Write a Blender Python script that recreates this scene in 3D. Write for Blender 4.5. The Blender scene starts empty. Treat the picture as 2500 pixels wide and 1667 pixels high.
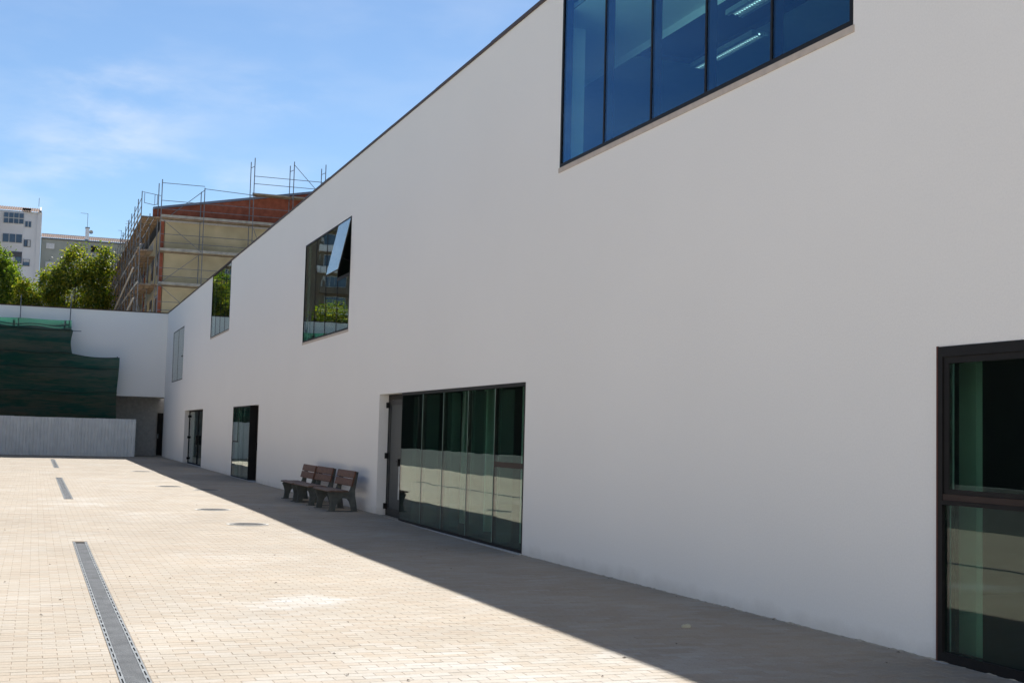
import bpy, math, random
import numpy as np
from mathutils import Vector, Matrix

random.seed(7)
rng = np.random.default_rng(7)
S = bpy.context.scene
COL = S.collection

# ------------------------------------------------------------------ camera
CAM = Vector((-6.4358, 0.0, 1.6))
YAW, PITCH, ROLL, FPX = 0.351159, 0.073350, 0.025547, 3157.62
fwd = Vector((math.sin(YAW)*math.cos(PITCH), math.cos(YAW)*math.cos(PITCH), math.sin(PITCH)))
r0 = Vector((math.cos(YAW), -math.sin(YAW), 0)); u0 = r0.cross(fwd)
rt = math.cos(ROLL)*r0 + math.sin(ROLL)*u0
up = -math.sin(ROLL)*r0 + math.cos(ROLL)*u0
cam = bpy.data.cameras.new('camera'); cam_o = bpy.data.objects.new('camera', cam); COL.objects.link(cam_o)
cam.sensor_width = 36; cam.lens = 36*FPX/2500.0
cam.clip_start = 0.1; cam.clip_end = 4000
m = Matrix((rt, up, -fwd)).transposed().to_4x4(); m.translation = CAM
cam_o.matrix_world = m
S.camera = cam_o

# ------------------------------------------------------------------ sun and sky
SUN = Vector((2.25, 6.8, 7.75)).normalized()
ELEV = math.asin(SUN.z); AZ = math.atan2(SUN.x, SUN.y)
sun = bpy.data.lights.new('sun', 'SUN'); sun.energy = 5.0; sun.angle = math.radians(0.53)
sun.color = (1.0, 0.98, 0.945)
so = bpy.data.objects.new('sun', sun); COL.objects.link(so)
so.rotation_euler = (-SUN).to_track_quat('-Z', 'Y').to_euler(); so.location = (20, 40, 60)

W = bpy.data.worlds.new('World'); S.world = W; W.use_nodes = True
nt = W.node_tree; N = nt.nodes; L = nt.links; N.clear()
out = N.new('ShaderNodeOutputWorld'); bg = N.new('ShaderNodeBackground'); bg.inputs[1].default_value = 0.072
sky = N.new('ShaderNodeTexSky'); sky.sky_type = 'NISHITA'; sky.sun_disc = False
sky.sun_elevation = ELEV; sky.sun_rotation = AZ
sky.air_density = 1.0; sky.dust_density = 0.15; sky.ozone_density = 4.0; sky.altitude = 300
tc = N.new('ShaderNodeTexCoord')
def wn(t, **k):
    n = N.new(t)
    for a, v in k.items(): setattr(n, a, v)
    return n
# thin cirrus: stretched noise on the sky directions, stronger along a few streaks
mp = wn('ShaderNodeMapping'); mp.inputs['Scale'].default_value = (9.0, 3.0, 26.0); mp.inputs['Rotation'].default_value = (0, math.radians(-14), 0)
L.new(tc.outputs['Generated'], mp.inputs[0])
nz = wn('ShaderNodeTexNoise'); nz.inputs['Scale'].default_value = 1.0; nz.inputs['Detail'].default_value = 6; nz.inputs['Roughness'].default_value = 0.55; nz.inputs['Distortion'].default_value = .12
L.new(mp.outputs[0], nz.inputs['Vector'])
rmp = wn('ShaderNodeMapRange', interpolation_type='SMOOTHSTEP'); rmp.inputs[1].default_value = 0.36; rmp.inputs[2].default_value = 0.74
L.new(nz.outputs['Fac'], rmp.inputs[0])
acc = None
def streak(d, wid, amp, stretch=(1, 1, 1)):
    global acc
    s = wn('ShaderNodeVectorMath', operation='SUBTRACT'); L.new(tc.outputs['Generated'], s.inputs[0]); s.inputs[1].default_value = Vector(d).normalized()
    m2 = wn('ShaderNodeVectorMath', operation='MULTIPLY'); L.new(s.outputs[0], m2.inputs[0]); m2.inputs[1].default_value = stretch
    ln = wn('ShaderNodeVectorMath', operation='LENGTH'); L.new(m2.outputs[0], ln.inputs[0])
    q = wn('ShaderNodeMapRange', interpolation_type='SMOOTHSTEP'); q.inputs[1].default_value = wid; q.inputs[2].default_value = 0.0; q.inputs[3].default_value = 0; q.inputs[4].default_value = amp
    L.new(ln.outputs['Value'], q.inputs[0])
    if acc is None: acc = q.outputs[0]
    else:
        a = wn('ShaderNodeMath', operation='ADD'); L.new(acc, a.inputs[0]); L.new(q.outputs[0], a.inputs[1]); acc = a.outputs[0]
streak((0.045, 0.970, 0.236), 0.085, 1.0, (0.9, 1, 1.5))
streak((0.150, 0.957, 0.250), 0.05, 0.55, (0.8, 1, 1.6))
streak((0.00, 0.981, 0.188), 0.12, 0.75, (0.6, 1, 2.6))
streak((0.10, 0.975, 0.170), 0.14, 0.6, (0.6, 1, 3.2))
streak((-0.35, 0.9, 0.25), 0.3, 0.6, (0.8, 1, 2.2)); streak((0.6, 0.75, 0.3), 0.35, 0.5, (0.8, 1, 2.0))
streak((-0.8, -0.2, 0.4), 0.4, 0.5, (0.9, 1, 2.0)); streak((-0.3, -0.9, 0.3), 0.4, 0.5, (0.9, 1, 2.0))
ad = wn('ShaderNodeMath', operation='ADD'); L.new(acc, ad.inputs[0]); ad.inputs[1].default_value = 0.20
mu = wn('ShaderNodeMath', operation='MULTIPLY', use_clamp=True); L.new(rmp.outputs[0], mu.inputs[0]); L.new(ad.outputs[0], mu.inputs[1])
cm = wn('ShaderNodeMath', operation='MULTIPLY'); L.new(mu.outputs[0], cm.inputs[0]); cm.inputs[1].default_value = 0.44
tint = wn('ShaderNodeMix', data_type='RGBA', blend_type='MULTIPLY'); tint.inputs['Factor'].default_value = 1.0
L.new(sky.outputs[0], tint.inputs[6]); tint.inputs[7].default_value = (0.83, 0.88, 0.90, 1)
mixc = wn('ShaderNodeMix', data_type='RGBA'); L.new(cm.outputs[0], mixc.inputs['Factor']); L.new(tint.outputs[2], mixc.inputs[6]); mixc.inputs[7].default_value = (7.4, 7.7, 8.2, 1)
L.new(mixc.outputs[2], bg.inputs[0]); L.new(bg.outputs[0], out.inputs[0])

S.view_settings.view_transform = 'Standard'; S.view_settings.look = 'None'
S.view_settings.exposure = 0.87; S.view_settings.gamma = 1.0; S.view_settings.use_curve_mapping = False
S.cycles.use_denoising = True
S.cycles.max_bounces = 10; S.cycles.diffuse_bounces = 5; S.cycles.glossy_bounces = 5; S.cycles.transparent_max_bounces = 16
S.cycles.transmission_bounces = 4
S.cycles.caustics_reflective = False; S.cycles.caustics_refractive = False

# ------------------------------------------------------------------ helpers
def hg(y):
    """height of the slightly wavy courtyard"""
    return float(np.interp(y, [-20, 5, 8, 12, 17, 21, 25, 44, 54, 71, 90], [0.02, 0.02, 0.012, -0.015, -0.035, -0.025, 0.0, 0.0, 0.02, 0.06, 0.06]))

class MB:
    def __init__(s): s.v = []; s.f = []
    def quad(s, a, b, c, d):
        n = len(s.v); s.v += [tuple(a), tuple(b), tuple(c), tuple(d)]; s.f.append((n, n+1, n+2, n+3)); return s
    def box(s, x0, x1, y0, y1, z0, z1):
        n = len(s.v)
        s.v += [(x0,y0,z0),(x1,y0,z0),(x1,y1,z0),(x0,y1,z0),(x0,y0,z1),(x1,y0,z1),(x1,y1,z1),(x0,y1,z1)]
        for q in ((0,3,2,1),(4,5,6,7),(0,1,5,4),(1,2,6,5),(2,3,7,6),(3,0,4,7)): s.f.append(tuple(n+i for i in q))
        return s
    def prism(s, pts, axis, a, b):
        """2-D outline pts (counter-clockwise) extruded along an axis ('x','y','z')"""
        n = len(s.v); k = len(pts)
        def P(p, t):
            if axis == 'y': return (p[0], t, p[1])
            if axis == 'x': return (t, p[0], p[1])
            return (p[0], p[1], t)
        s.v += [P(p, a) for p in pts] + [P(p, b) for p in pts]
        s.f.append(tuple(range(n+k-1, n-1, -1))); s.f.append(tuple(range(n+k, n+2*k)))
        for i in range(k):
            j = (i+1) % k; s.f.append((n+i, n+j, n+k+j, n+k+i))
        return s
    def tube(s, a, b, r, k=6, r2=None):
        a = Vector(a); b = Vector(b); d = (b-a).normalized(); r2 = r if r2 is None else r2
        e = Vector((0,0,1)) if abs(d.z) < .9 else Vector((1,0,0))
        p = d.cross(e).normalized(); q = d.cross(p); n = len(s.v)
        for c, rr in ((a, r), (b, r2)):
            for i in range(k):
                t = 2*math.pi*i/k; s.v.append(tuple(c + rr*(math.cos(t)*p + math.sin(t)*q)))
        for i in range(k):
            j = (i+1) % k; s.f.append((n+i, n+j, n+k+j, n+k+i))
        s.f.append(tuple(range(n+k-1, n-1, -1))); s.f.append(tuple(range(n+k, n+2*k)))
        return s
    def disc(s, c, r0_, r1_, k=40):
        n = len(s.v)
        for i in range(k):
            t = 2*math.pi*i/k; s.v.append((c[0]+r0_*math.cos(t), c[1]+r0_*math.sin(t), c[2])); s.v.append((c[0]+r1_*math.cos(t), c[1]+r1_*math.sin(t), c[2]))
        for i in range(k):
            j = (i+1) % k; s.f.append((n+2*i, n+2*i+1, n+2*j+1, n+2*j))
        return s
    def mesh(s, name, mat, smooth=False):
        me = bpy.data.meshes.new(name); me.from_pydata(s.v, [], s.f)
        if mat: me.materials.append(mat)
        if smooth:
            for p in me.polygons: p.use_smooth = True
        me.update(); return me
    def build(s, name, mat, parent=None, smooth=False):
        return link(name, s.mesh(name, mat, smooth), parent)

def link(name, me, parent=None):
    o = bpy.data.objects.new(name, me); COL.objects.link(o)
    if parent is not None: o.parent = parent
    return o
def tag(o, label=None, cat=None, group=None, kind=None):
    if label: o['label'] = label
    if cat: o['category'] = cat
    if group: o['group'] = group
    if kind: o['kind'] = kind
    return o
def empty(name, loc=(0,0,0), rz=0):
    o = bpy.data.objects.new(name, None); COL.objects.link(o); o.location = loc; o.rotation_euler = (0,0,rz); o.empty_display_size = .3
    return o
def copy_tree(o, parent=None):
    c = o.copy(); COL.objects.link(c)
    if parent is not None: c.parent = parent
    for ch in list(o.children): copy_tree(ch, c)
    return c

# ------------------------------------------------------------------ materials
def mat(name):
    M = bpy.data.materials.new(name); M.use_nodes = True
    return M, M.node_tree.nodes, M.node_tree.links, M.node_tree.nodes['Principled BSDF']
def simple(name, col, rough=.7, metal=0, var=.12, scale=6, bump=0, bscale=80, spec=.2):
    M, n, l, b = mat(name)
    g = n.new('ShaderNodeNewGeometry'); z = n.new('ShaderNodeTexNoise'); z.inputs['Scale'].default_value = scale; z.inputs['Detail'].default_value = 5
    l.new(g.outputs['Position'], z.inputs['Vector'])
    r = n.new('ShaderNodeMapRange'); r.inputs[1].default_value = .3; r.inputs[2].default_value = .7; r.inputs[3].default_value = 1-var; r.inputs[4].default_value = 1+var
    l.new(z.outputs['Fac'], r.inputs[0])
    mx = n.new('ShaderNodeVectorMath'); mx.operation = 'SCALE'; mx.inputs[0].default_value = col[:3]; l.new(r.outputs[0], mx.inputs['Scale'])
    l.new(mx.outputs[0], b.inputs['Base Color'])
    b.inputs['Roughness'].default_value = rough; b.inputs['Metallic'].default_value = metal; b.inputs['Specular IOR Level'].default_value = spec
    if bump:
        z2 = n.new('ShaderNodeTexNoise'); z2.inputs['Scale'].default_value = bscale; z2.inputs['Detail'].default_value = 4; l.new(g.outputs['Position'], z2.inputs['Vector'])
        bp = n.new('ShaderNodeBump'); bp.inputs['Strength'].default_value = bump; bp.inputs['Distance'].default_value = .01
        l.new(z2.outputs['Fac'], bp.inputs['Height']); l.new(bp.outputs[0], b.inputs['Normal'])
    return M
def glass(name, tint, f0=.07, grime=.02, refl=(.93, .97, .96)):
    M, n, l, b = mat(name); n.remove(b)
    o = n['Material Output']
    g = n.new('ShaderNodeNewGeometry'); d = n.new('ShaderNodeVectorMath'); d.operation = 'DOT_PRODUCT'
    l.new(g.outputs['Incoming'], d.inputs[0]); l.new(g.outputs['Normal'], d.inputs[1])
    def mth(op, a, bv=None):
        q = n.new('ShaderNodeMath'); q.operation = op
        for i, t in enumerate((a, bv)):
            if t is None: continue
            if isinstance(t, (int, float)): q.inputs[i].default_value = t
            else: l.new(t, q.inputs[i])
        return q.outputs[0]
    c = mth('ABSOLUTE', d.outputs['Value']); one = mth('SUBTRACT', 1.0, c); p5 = mth('POWER', one, 4.6)
    f = mth('ADD', mth('MULTIPLY', p5, 1-f0), f0)
    tr = n.new('ShaderNodeBsdfTransparent'); tr.inputs[0].default_value = (*[math.sqrt(t) for t in tint], 1)
    gl = n.new('ShaderNodeBsdfGlossy'); gl.inputs['Roughness'].default_value = 0.0; gl.inputs[0].default_value = (*refl, 1)
    # float glass is never perfectly flat
    z = n.new('ShaderNodeTexNoise'); z.inputs['Scale'].default_value = .9; z.inputs['Detail'].default_value = 1; l.new(g.outputs['Position'], z.inputs['Vector'])
    bp = n.new('ShaderNodeBump'); bp.inputs['Strength'].default_value = .25; bp.inputs['Distance'].default_value = .012; l.new(z.outputs['Fac'], bp.inputs['Height']); l.new(bp.outputs[0], gl.inputs['Normal'])
    df = n.new('ShaderNodeBsdfDiffuse'); df.inputs[0].default_value = (.5, .55, .52, 1)
    m1 = n.new('ShaderNodeMixShader'); l.new(f, m1.inputs[0]); l.new(tr.outputs[0], m1.inputs[1]); l.new(gl.outputs[0], m1.inputs[2])
    m2 = n.new('ShaderNodeMixShader'); m2.inputs[0].default_value = grime; l.new(m1.outputs[0], m2.inputs[1]); l.new(df.outputs[0], m2.inputs[2])
    l.new(m2.outputs[0], o.inputs[0])
    return M

def plaster(name, col):
    M, n, l, b = mat(name)
    g = n.new('ShaderNodeNewGeometry')
    z = n.new('ShaderNodeTexNoise'); z.inputs['Scale'].default_value = .35; z.inputs['Detail'].default_value = 4; l.new(g.outputs['Position'], z.inputs['Vector'])
    r = n.new('ShaderNodeMapRange'); r.inputs[1].default_value = .3; r.inputs[2].default_value = .7; r.inputs[3].default_value = .985; r.inputs[4].default_value = 1.01; l.new(z.outputs['Fac'], r.inputs[0])
    zf = n.new('ShaderNodeTexNoise'); zf.inputs['Scale'].default_value = 55; zf.inputs['Detail'].default_value = 4; l.new(g.outputs['Position'], zf.inputs['Vector'])
    rf = n.new('ShaderNodeMapRange'); rf.inputs[1].default_value = .3; rf.inputs[2].default_value = .7; rf.inputs[3].default_value = .972; rf.inputs[4].default_value = 1.02; l.new(zf.outputs['Fac'], rf.inputs[0])
    mm = n.new('ShaderNodeMath'); mm.operation = 'MULTIPLY'; l.new(r.outputs[0], mm.inputs[0]); l.new(rf.outputs[0], mm.inputs[1])
    # dust thrown up on the lowest hand's breadth of the wall
    sp = n.new('ShaderNodeSeparateXYZ'); l.new(g.outputs['Position'], sp.inputs[0])
    zd = n.new('ShaderNodeTexNoise'); zd.inputs['Scale'].default_value = 3; zd.inputs['Detail'].default_value = 6; l.new(g.outputs['Position'], zd.inputs['Vector'])
    ma = n.new('ShaderNodeMath'); ma.operation = 'MULTIPLY_ADD'; l.new(zd.outputs['Fac'], ma.inputs[0]); ma.inputs[1].default_value = -.22; l.new(sp.outputs['Z'], ma.inputs[2])
    rd = n.new('ShaderNodeMapRange'); rd.inputs[1].default_value = -.12; rd.inputs[2].default_value = .03; rd.inputs[3].default_value = .3; rd.inputs[4].default_value = 0; l.new(ma.outputs[0], rd.inputs[0])
    sc = n.new('ShaderNodeVectorMath'); sc.operation = 'SCALE'; sc.inputs[0].default_value = col; l.new(mm.outputs[0], sc.inputs['Scale'])
    mx = n.new('ShaderNodeMix'); mx.data_type = 'RGBA'; l.new(rd.outputs[0], mx.inputs['Factor']); l.new(sc.outputs[0], mx.inputs[6]); mx.inputs[7].default_value = (.42, .37, .30, 1)
    l.new(mx.outputs[2], b.inputs['Base Color']); b.inputs['Roughness'].default_value = .9; b.inputs['Specular IOR Level'].default_value = .2
    zb = n.new('ShaderNodeTexNoise'); zb.inputs['Scale'].default_value = 130; zb.inputs['Detail'].default_value = 3; l.new(g.outputs['Position'], zb.inputs['Vector'])
    bp = n.new('ShaderNodeBump'); bp.inputs['Strength'].default_value = .3; bp.inputs['Distance'].default_value = .004; l.new(zb.outputs['Fac'], bp.inputs['Height']); l.new(bp.outputs[0], b.inputs['Normal'])
    return M

PAV = (.352, .300, .234)
def paver_mat(name, brick=False):
    M, n, l, b = mat(name)
    g = n.new('ShaderNodeNewGeometry'); oi = n.new('ShaderNodeObjectInfo')
    def mth(op, a, bv=None, cl=False):
        q = n.new('ShaderNodeMath'); q.operation = op; q.use_clamp = cl
        for i, t in enumerate((a, bv)):
            if t is None: continue
            if isinstance(t, (int, float)): q.inputs[i].default_value = t
            else: l.new(t, q.inputs[i])
        return q.outputs[0]
    rnd = mth('FRACT', mth('ADD', g.outputs['Random Per Island'], oi.outputs['Random']))
    cr = n.new('ShaderNodeValToRGB'); e = cr.color_ramp; e.elements[0].position = 0; e.elements[0].color = (PAV[0]*.94, PAV[1]*.925, PAV[2]*.90, 1); e.elements[1].position = 1; e.elements[1].color = (PAV[0]*1.07, PAV[1]*1.09, PAV[2]*1.14, 1)
    x = e.elements.new(.12); x.color = (PAV[0]*1.0, PAV[1]*.96, PAV[2]*.93, 1); x = e.elements.new(.55); x.color = (*PAV, 1); x = e.elements.new(.9); x.color = (PAV[0]*1.02, PAV[1]*1.03, PAV[2]*1.05, 1)
    l.new(rnd, cr.inputs[0]); colr = cr.outputs[0]
    if brick:
        rgb = n.new('ShaderNodeTexBrick'); mpn = n.new('ShaderNodeMapping'); mpn.inputs['Location'].default_value = (.004, 0, 0)
        l.new(g.outputs['Position'], mpn.inputs[0]); l.new(mpn.outputs[0], rgb.inputs['Vector'])
        rgb.inputs['Scale'].default_value = 1; rgb.inputs['Brick Width'].default_value = .197; rgb.inputs['Row Height'].default_value = .104; rgb.inputs['Mortar Size'].default_value = .004
        rgb.inputs['Color1'].default_value = (PAV[0]*.93, PAV[1]*.92, PAV[2]*.91, 1); rgb.inputs['Color2'].default_value = (PAV[0]*1.05, PAV[1]*1.05, PAV[2]*1.07, 1); rgb.inputs['Mortar'].default_value = (.24, .205, .165, 1)
        colr = rgb.outputs[0]
    # pale lime bloom in drifting patches, and grain
    z = n.new('ShaderNodeTexNoise'); z.inputs['Scale'].default_value = .33; z.inputs['Detail'].default_value = 5; z.inputs['Roughness'].default_value = .6; l.new(g.outputs['Position'], z.inputs['Vector'])
    r = n.new('ShaderNodeMapRange'); r.inputs[1].default_value = .50; r.inputs[2].default_value = .74; r.inputs[3].default_value = 0; r.inputs[4].default_value = .38; l.new(z.outputs['Fac'], r.inputs[0])
    bloom = r.outputs[0]
    z2 = n.new('ShaderNodeTexNoise'); z2.inputs['Scale'].default_value = 3.5; z2.inputs['Detail'].default_value = 5; l.new(g.outputs['Position'], z2.inputs['Vector'])
    for cx, cy, rr, a in ((-3.85, 12.4, .55, 1.0), (-4.35, 12.2, .5, .55), (-5.45, 28.0, .9, .5), (-3.6, 8.0, 1.9, .55), (-5.5, 30.0, 1.0, .4), (-2.0, 8.4, 1.1, .4)):
        s = n.new('ShaderNodeVectorMath'); s.operation = 'DISTANCE'; l.new(g.outputs['Position'], s.inputs[0]); s.inputs[1].default_value = (cx, cy, 0)
        q = mth('ADD', s.outputs['Value'], mth('MULTIPLY', mth('SUBTRACT', z2.outputs['Fac'], .5), rr*1.6))
        k = n.new('ShaderNodeMapRange'); k.inputs[1].default_value = rr; k.inputs[2].default_value = rr*.3; k.inputs[3].default_value = 0; k.inputs[4].default_value = a; l.new(q, k.inputs[0])
        bloom = mth('MAXIMUM', bloom, k.outputs[0])
    bloom = mth('MULTIPLY', bloom, mth('ADD', .45, mth('MULTIPLY', rnd, .7)), True)
    mx = n.new('ShaderNodeMix'); mx.data_type = 'RGBA'; l.new(bloom, mx.inputs['Factor']); l.new(colr, mx.inputs[6]); mx.inputs[7].default_value = (.46, .44, .405, 1)
    zg = n.new('ShaderNodeTexNoise'); zg.inputs['Scale'].default_value = 70; zg.inputs['Detail'].default_value = 5; l.new(g.outputs['Position'], zg.inputs['Vector'])
    rg = n.new('ShaderNodeMapRange'); rg.inputs[1].default_value = .3; rg.inputs[2].default_value = .7; rg.inputs[3].default_value = .9; rg.inputs[4].default_value = 1.08; l.new(zg.outputs['Fac'], rg.inputs[0])
    zl = n.new('ShaderNodeTexNoise'); zl.inputs['Scale'].default_value = .8; zl.inputs['Detail'].default_value = 6; l.new(g.outputs['Position'], zl.inputs['Vector'])
    rl = n.new('ShaderNodeMapRange'); rl.inputs[1].default_value = .3; rl.inputs[2].default_value = .7; rl.inputs[3].default_value = .92; rl.inputs[4].default_value = 1.05; l.new(zl.outputs['Fac'], rl.inputs[0])
    sc = n.new('ShaderNodeVectorMath'); sc.operation = 'SCALE'; l.new(mx.outputs[2], sc.inputs[0]); l.new(mth('MULTIPLY', rg.outputs[0], rl.outputs[0]), sc.inputs['Scale'])
    l.new(sc.outputs[0], b.inputs['Base Color']); b.inputs['Roughness'].default_value = .88; b.inputs['Specular IOR Level'].default_value = .25
    bp = n.new('ShaderNodeBump'); bp.inputs['Strength'].default_value = .25; bp.inputs['Distance'].default_value = .003; l.new(zg.outputs['Fac'], bp.inputs['Height']); l.new(bp.outputs[0], b.inputs['Normal'])
    return M

def leaf_mat(name, cols):
    M, n, l, b = mat(name); n.remove(b); o = n['Material Output']
    g = n.new('ShaderNodeNewGeometry'); cr = n.new('ShaderNodeValToRGB'); e = cr.color_ramp
    e.elements[0].position = 0; e.elements[0].color = (*cols[0], 1); e.elements[1].position = 1; e.elements[1].color = (*cols[-1], 1)
    for i, c in enumerate(cols[1:-1], 1):
        q = e.elements.new(i/(len(cols)-1)); q.color = (*c, 1)
    l.new(g.outputs['Random Per Island'], cr.inputs[0])
    d = n.new('ShaderNodeBsdfDiffuse'); t = n.new('ShaderNodeBsdfTranslucent'); gl = n.new('ShaderNodeBsdfGlossy'); gl.inputs['Roughness'].default_value = .35
    sc = n.new('ShaderNodeVectorMath'); sc.operation = 'MULTIPLY'; sc.inputs[1].default_value = (1.6, 1.65, .5); l.new(cr.outputs[0], sc.inputs[0])
    l.new(cr.outputs[0], d.inputs[0]); l.new(sc.outputs[0], t.inputs[0])
    m1 = n.new('ShaderNodeMixShader'); m1.inputs[0].default_value = .5; l.new(d.outputs[0], m1.inputs[1]); l.new(t.outputs[0], m1.inputs[2])
    m2 = n.new('ShaderNodeMixShader'); m2.inputs[0].default_value = .025; l.new(m1.outputs[0], m2.inputs[1]); l.new(gl.outputs[0], m2.inputs[2]); l.new(m2.outputs[0], o.inputs[0])
    return M

def net_mat(name):
    M, n, l, b = mat(name); n.remove(b); o = n['Material Output']
    g = n.new('ShaderNodeNewGeometry'); mp_ = n.new('ShaderNodeMapping'); mp_.inputs['Scale'].default_value = (.35, 1, 2.6); l.new(g.outputs['Position'], mp_.inputs[0])
    z = n.new('ShaderNodeTexNoise'); z.inputs['Scale'].default_value = 1; z.inputs['Detail'].default_value = 4; z.inputs['Distortion'].default_value = .5; l.new(mp_.outputs[0], z.inputs['Vector'])
    zf = n.new('ShaderNodeTexNoise'); mp2 = n.new('ShaderNodeMapping'); mp2.inputs['Scale'].default_value = (1.2, 1, 11); mp2.inputs['Rotation'].default_value = (0, .18, 0); l.new(g.outputs['Position'], mp2.inputs[0]); l.new(mp2.outputs[0], zf.inputs['Vector']); zf.inputs['Scale'].default_value = 1; zf.inputs['Detail'].default_value = 6; zf.inputs['Distortion'].default_value = 1.2
    ma = n.new('ShaderNodeMath'); ma.operation = 'MULTIPLY_ADD'; l.new(zf.outputs['Fac'], ma.inputs[0]); ma.inputs[1].default_value = .75
    ms = n.new('ShaderNodeMath'); ms.operation = 'SUBTRACT'; l.new(z.outputs['Fac'], ms.inputs[0]); ms.inputs[1].default_value = .375; l.new(ms.outputs[0], ma.inputs[2])
    cr = n.new('ShaderNodeValToRGB'); e = cr.color_ramp; e.elements[0].position = .36; e.elements[0].color = (.016, .062, .048, 1); e.elements[1].position = .66; e.elements[1].color = (.095, .09, .068, 1)  # dusty brown patches, plus streaks that put fold shading into the colour
    l.new(ma.outputs[0], cr.inputs[0])
    d = n.new('ShaderNodeBsdfDiffuse'); l.new(cr.outputs[0], d.inputs[0])
    t = n.new('ShaderNodeBsdfTranslucent'); t.inputs[0].default_value = (.06, .27, .19, 1)
    tr = n.new('ShaderNodeBsdfTransparent'); tr.inputs[0].default_value = (.75, 1, .9, 1)
    r = n.new('ShaderNodeMapRange'); r.inputs[1].default_value = .35; r.inputs[2].default_value = .65; r.inputs[3].default_value = .03; r.inputs[4].default_value = .10; l.new(z.outputs['Fac'], r.inputs[0])
    m1 = n.new('ShaderNodeMixShader'); m1.inputs[0].default_value = .26; l.new(d.outputs[0], m1.inputs[1]); l.new(t.outputs[0], m1.inputs[2])
    m2 = n.new('ShaderNodeMixShader'); l.new(r.outputs[0], m2.inputs[0]); l.new(m1.outputs[0], m2.inputs[1]); l.new(tr.outputs[0], m2.inputs[2])
    l.new(m2.outputs[0], o.inputs[0])
    return M

WHITE = plaster('white_plaster', (.90, .872, .825))
GREYWALL = simple('grey_render', (.26, .25, .24), .9, bump=.2)
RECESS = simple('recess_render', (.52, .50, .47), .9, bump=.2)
COPING = simple('brown_flashing', (.075, .048, .038), .5, .0)
FRAME = simple('dark_aluminium', (.014, .013, .013), .55, .0, spec=.18)
BROWNF = simple('brown_aluminium', (.040, .026, .022), .5, spec=.2)
GEDGE = simple('glass_edge_green', (.20, .33, .28), .3, var=.1)
GREYLEAF = simple('grey_door_paint', (.035, .037, .037), .5, spec=.25)
SILL = simple('pink_stone', (.55, .47, .40), .7, var=.08, scale=8)
THRESH = simple('threshold_stone', (.45, .45, .44), .6, var=.1)
GLASS = glass('green_glass', (.42, .68, .57), .06, .006)
BLUEGLASS = glass('blue_glass', (.56, .97, 1.0), .06, .003, (.26, .46, .78))
PALEGLASS = glass('pale_glass', (.5, .55, .55), .2, .25)
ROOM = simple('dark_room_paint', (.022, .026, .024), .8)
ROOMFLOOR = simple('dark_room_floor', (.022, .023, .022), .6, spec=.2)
COLUMN = simple('column_paint', (.72, .74, .70), .8, var=.03)
CEIL = simple('ceiling_paint', (.88, .89, .89), .9, var=.02)
CEIL2 = simple('ceiling_panel', (.34, .37, .39), .85, var=.03)
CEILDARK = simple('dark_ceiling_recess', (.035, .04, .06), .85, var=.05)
PAVER = paver_mat('paver_clay'); PAVBRICK = paver_mat('paver_sheet', True)
SAND = simple('joint_sand', (.225, .18, .13), .95, var=.25, scale=20)
EARTH = simple('dry_earth', (.26, .21, .15), .95, var=.25, scale=.4)
IRON = simple('cast_iron', (.18, .175, .165), .8, 0, var=.3, scale=30)
CONC = simple('pale_concrete', (.42, .40, .36), .9, var=.12, scale=9)
GALV = simple('galvanised_steel', (.46, .48, .49), .45, .6, var=.15, scale=12)
GRATE = simple('grating_steel', (.105, .11, .115), .6, .2, var=.25, scale=5)
RAIL = simple('drain_rail', (.20, .21, .215), .85, 0, var=.25, scale=6, spec=.1)
DARK = simple('trench_black', (.02, .02, .02), .9)
WOOD = simple('brown_slat_wood', (.135, .066, .045), .55, var=.3, scale=14, bump=.2, bscale=60)
SEATW = simple('worn_seat_wood', (.16, .105, .08), .6, var=.25, scale=14)
BENCHF = simple('grey_bench_frame', (.10, .108, .10), .7, var=.2, scale=10, bump=.2)
SHEET = simple('corrugated_sheet', (.80, .81, .79), .5, 0, var=.07, scale=2, spec=.3)
NET = net_mat('green_net'); ROPE = simple('dark_rope', (.02, .045, .035), .8)
TUBE = simple('scaffold_tube', (.17, .18, .195), .5, .2, var=.2, scale=8)
PLANK = simple('scaffold_plank', (.26, .205, .14), .85, var=.35, scale=3)
DECKW = simple('brown_deck', (.27, .195, .13), .85, var=.35, scale=2)
TOE = simple('grey_toe_board', (.34, .32, .28), .85, var=.25, scale=3)
CREAM = simple('cream_render', (.46, .39, .25), .9, var=.14, scale=.9, bump=.1)
REDBRICK = simple('raw_red_brick', (.27, .085, .052), .9, var=.2, scale=3, bump=.3, bscale=20)
BLUEEDGE = simple('blue_grey_flashing', (.16, .20, .28), .5)
APTW = plaster('apartment_white', (.82, .84, .88))
APTG = simple('apartment_grey', (.36, .385, .36), .9, var=.12, scale=.5)
TILE = simple('clay_tile', (.14, .080, .055), .85, var=.35, scale=1.4)
WINGL = simple('window_dark_glass', (.05, .085, .15), .08, var=.3, scale=.8, spec=.8)
WINFR = simple('window_white_frame', (.62, .63, .64), .6)
WINDK = simple('window_dark_frame', (.11, .115, .14), .6)
SHUT = simple('pale_shutter', (.60, .62, .64), .6)
BARK = simple('tree_bark', (.14, .11, .08), .9, var=.3, scale=6)
LEAF = leaf_mat('plane_leaf', [(.042, .078, .012), (.078, .132, .017), (.145, .178, .022), (.23, .235, .028), (.28, .24, .035)])
LEAF2 = leaf_mat('dark_leaf', [(.036, .074, .013), (.066, .120, .018), (.115, .170, .022), (.2, .23, .028)])
LOUVRE = simple('louvre_metal', (.45, .48, .48), .35, .3, var=.05)
STONE = simple('pale_stone', (.45, .43, .33), .9)
LITTER = simple('dry_leaf', (.07, .05, .035), .9)

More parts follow.
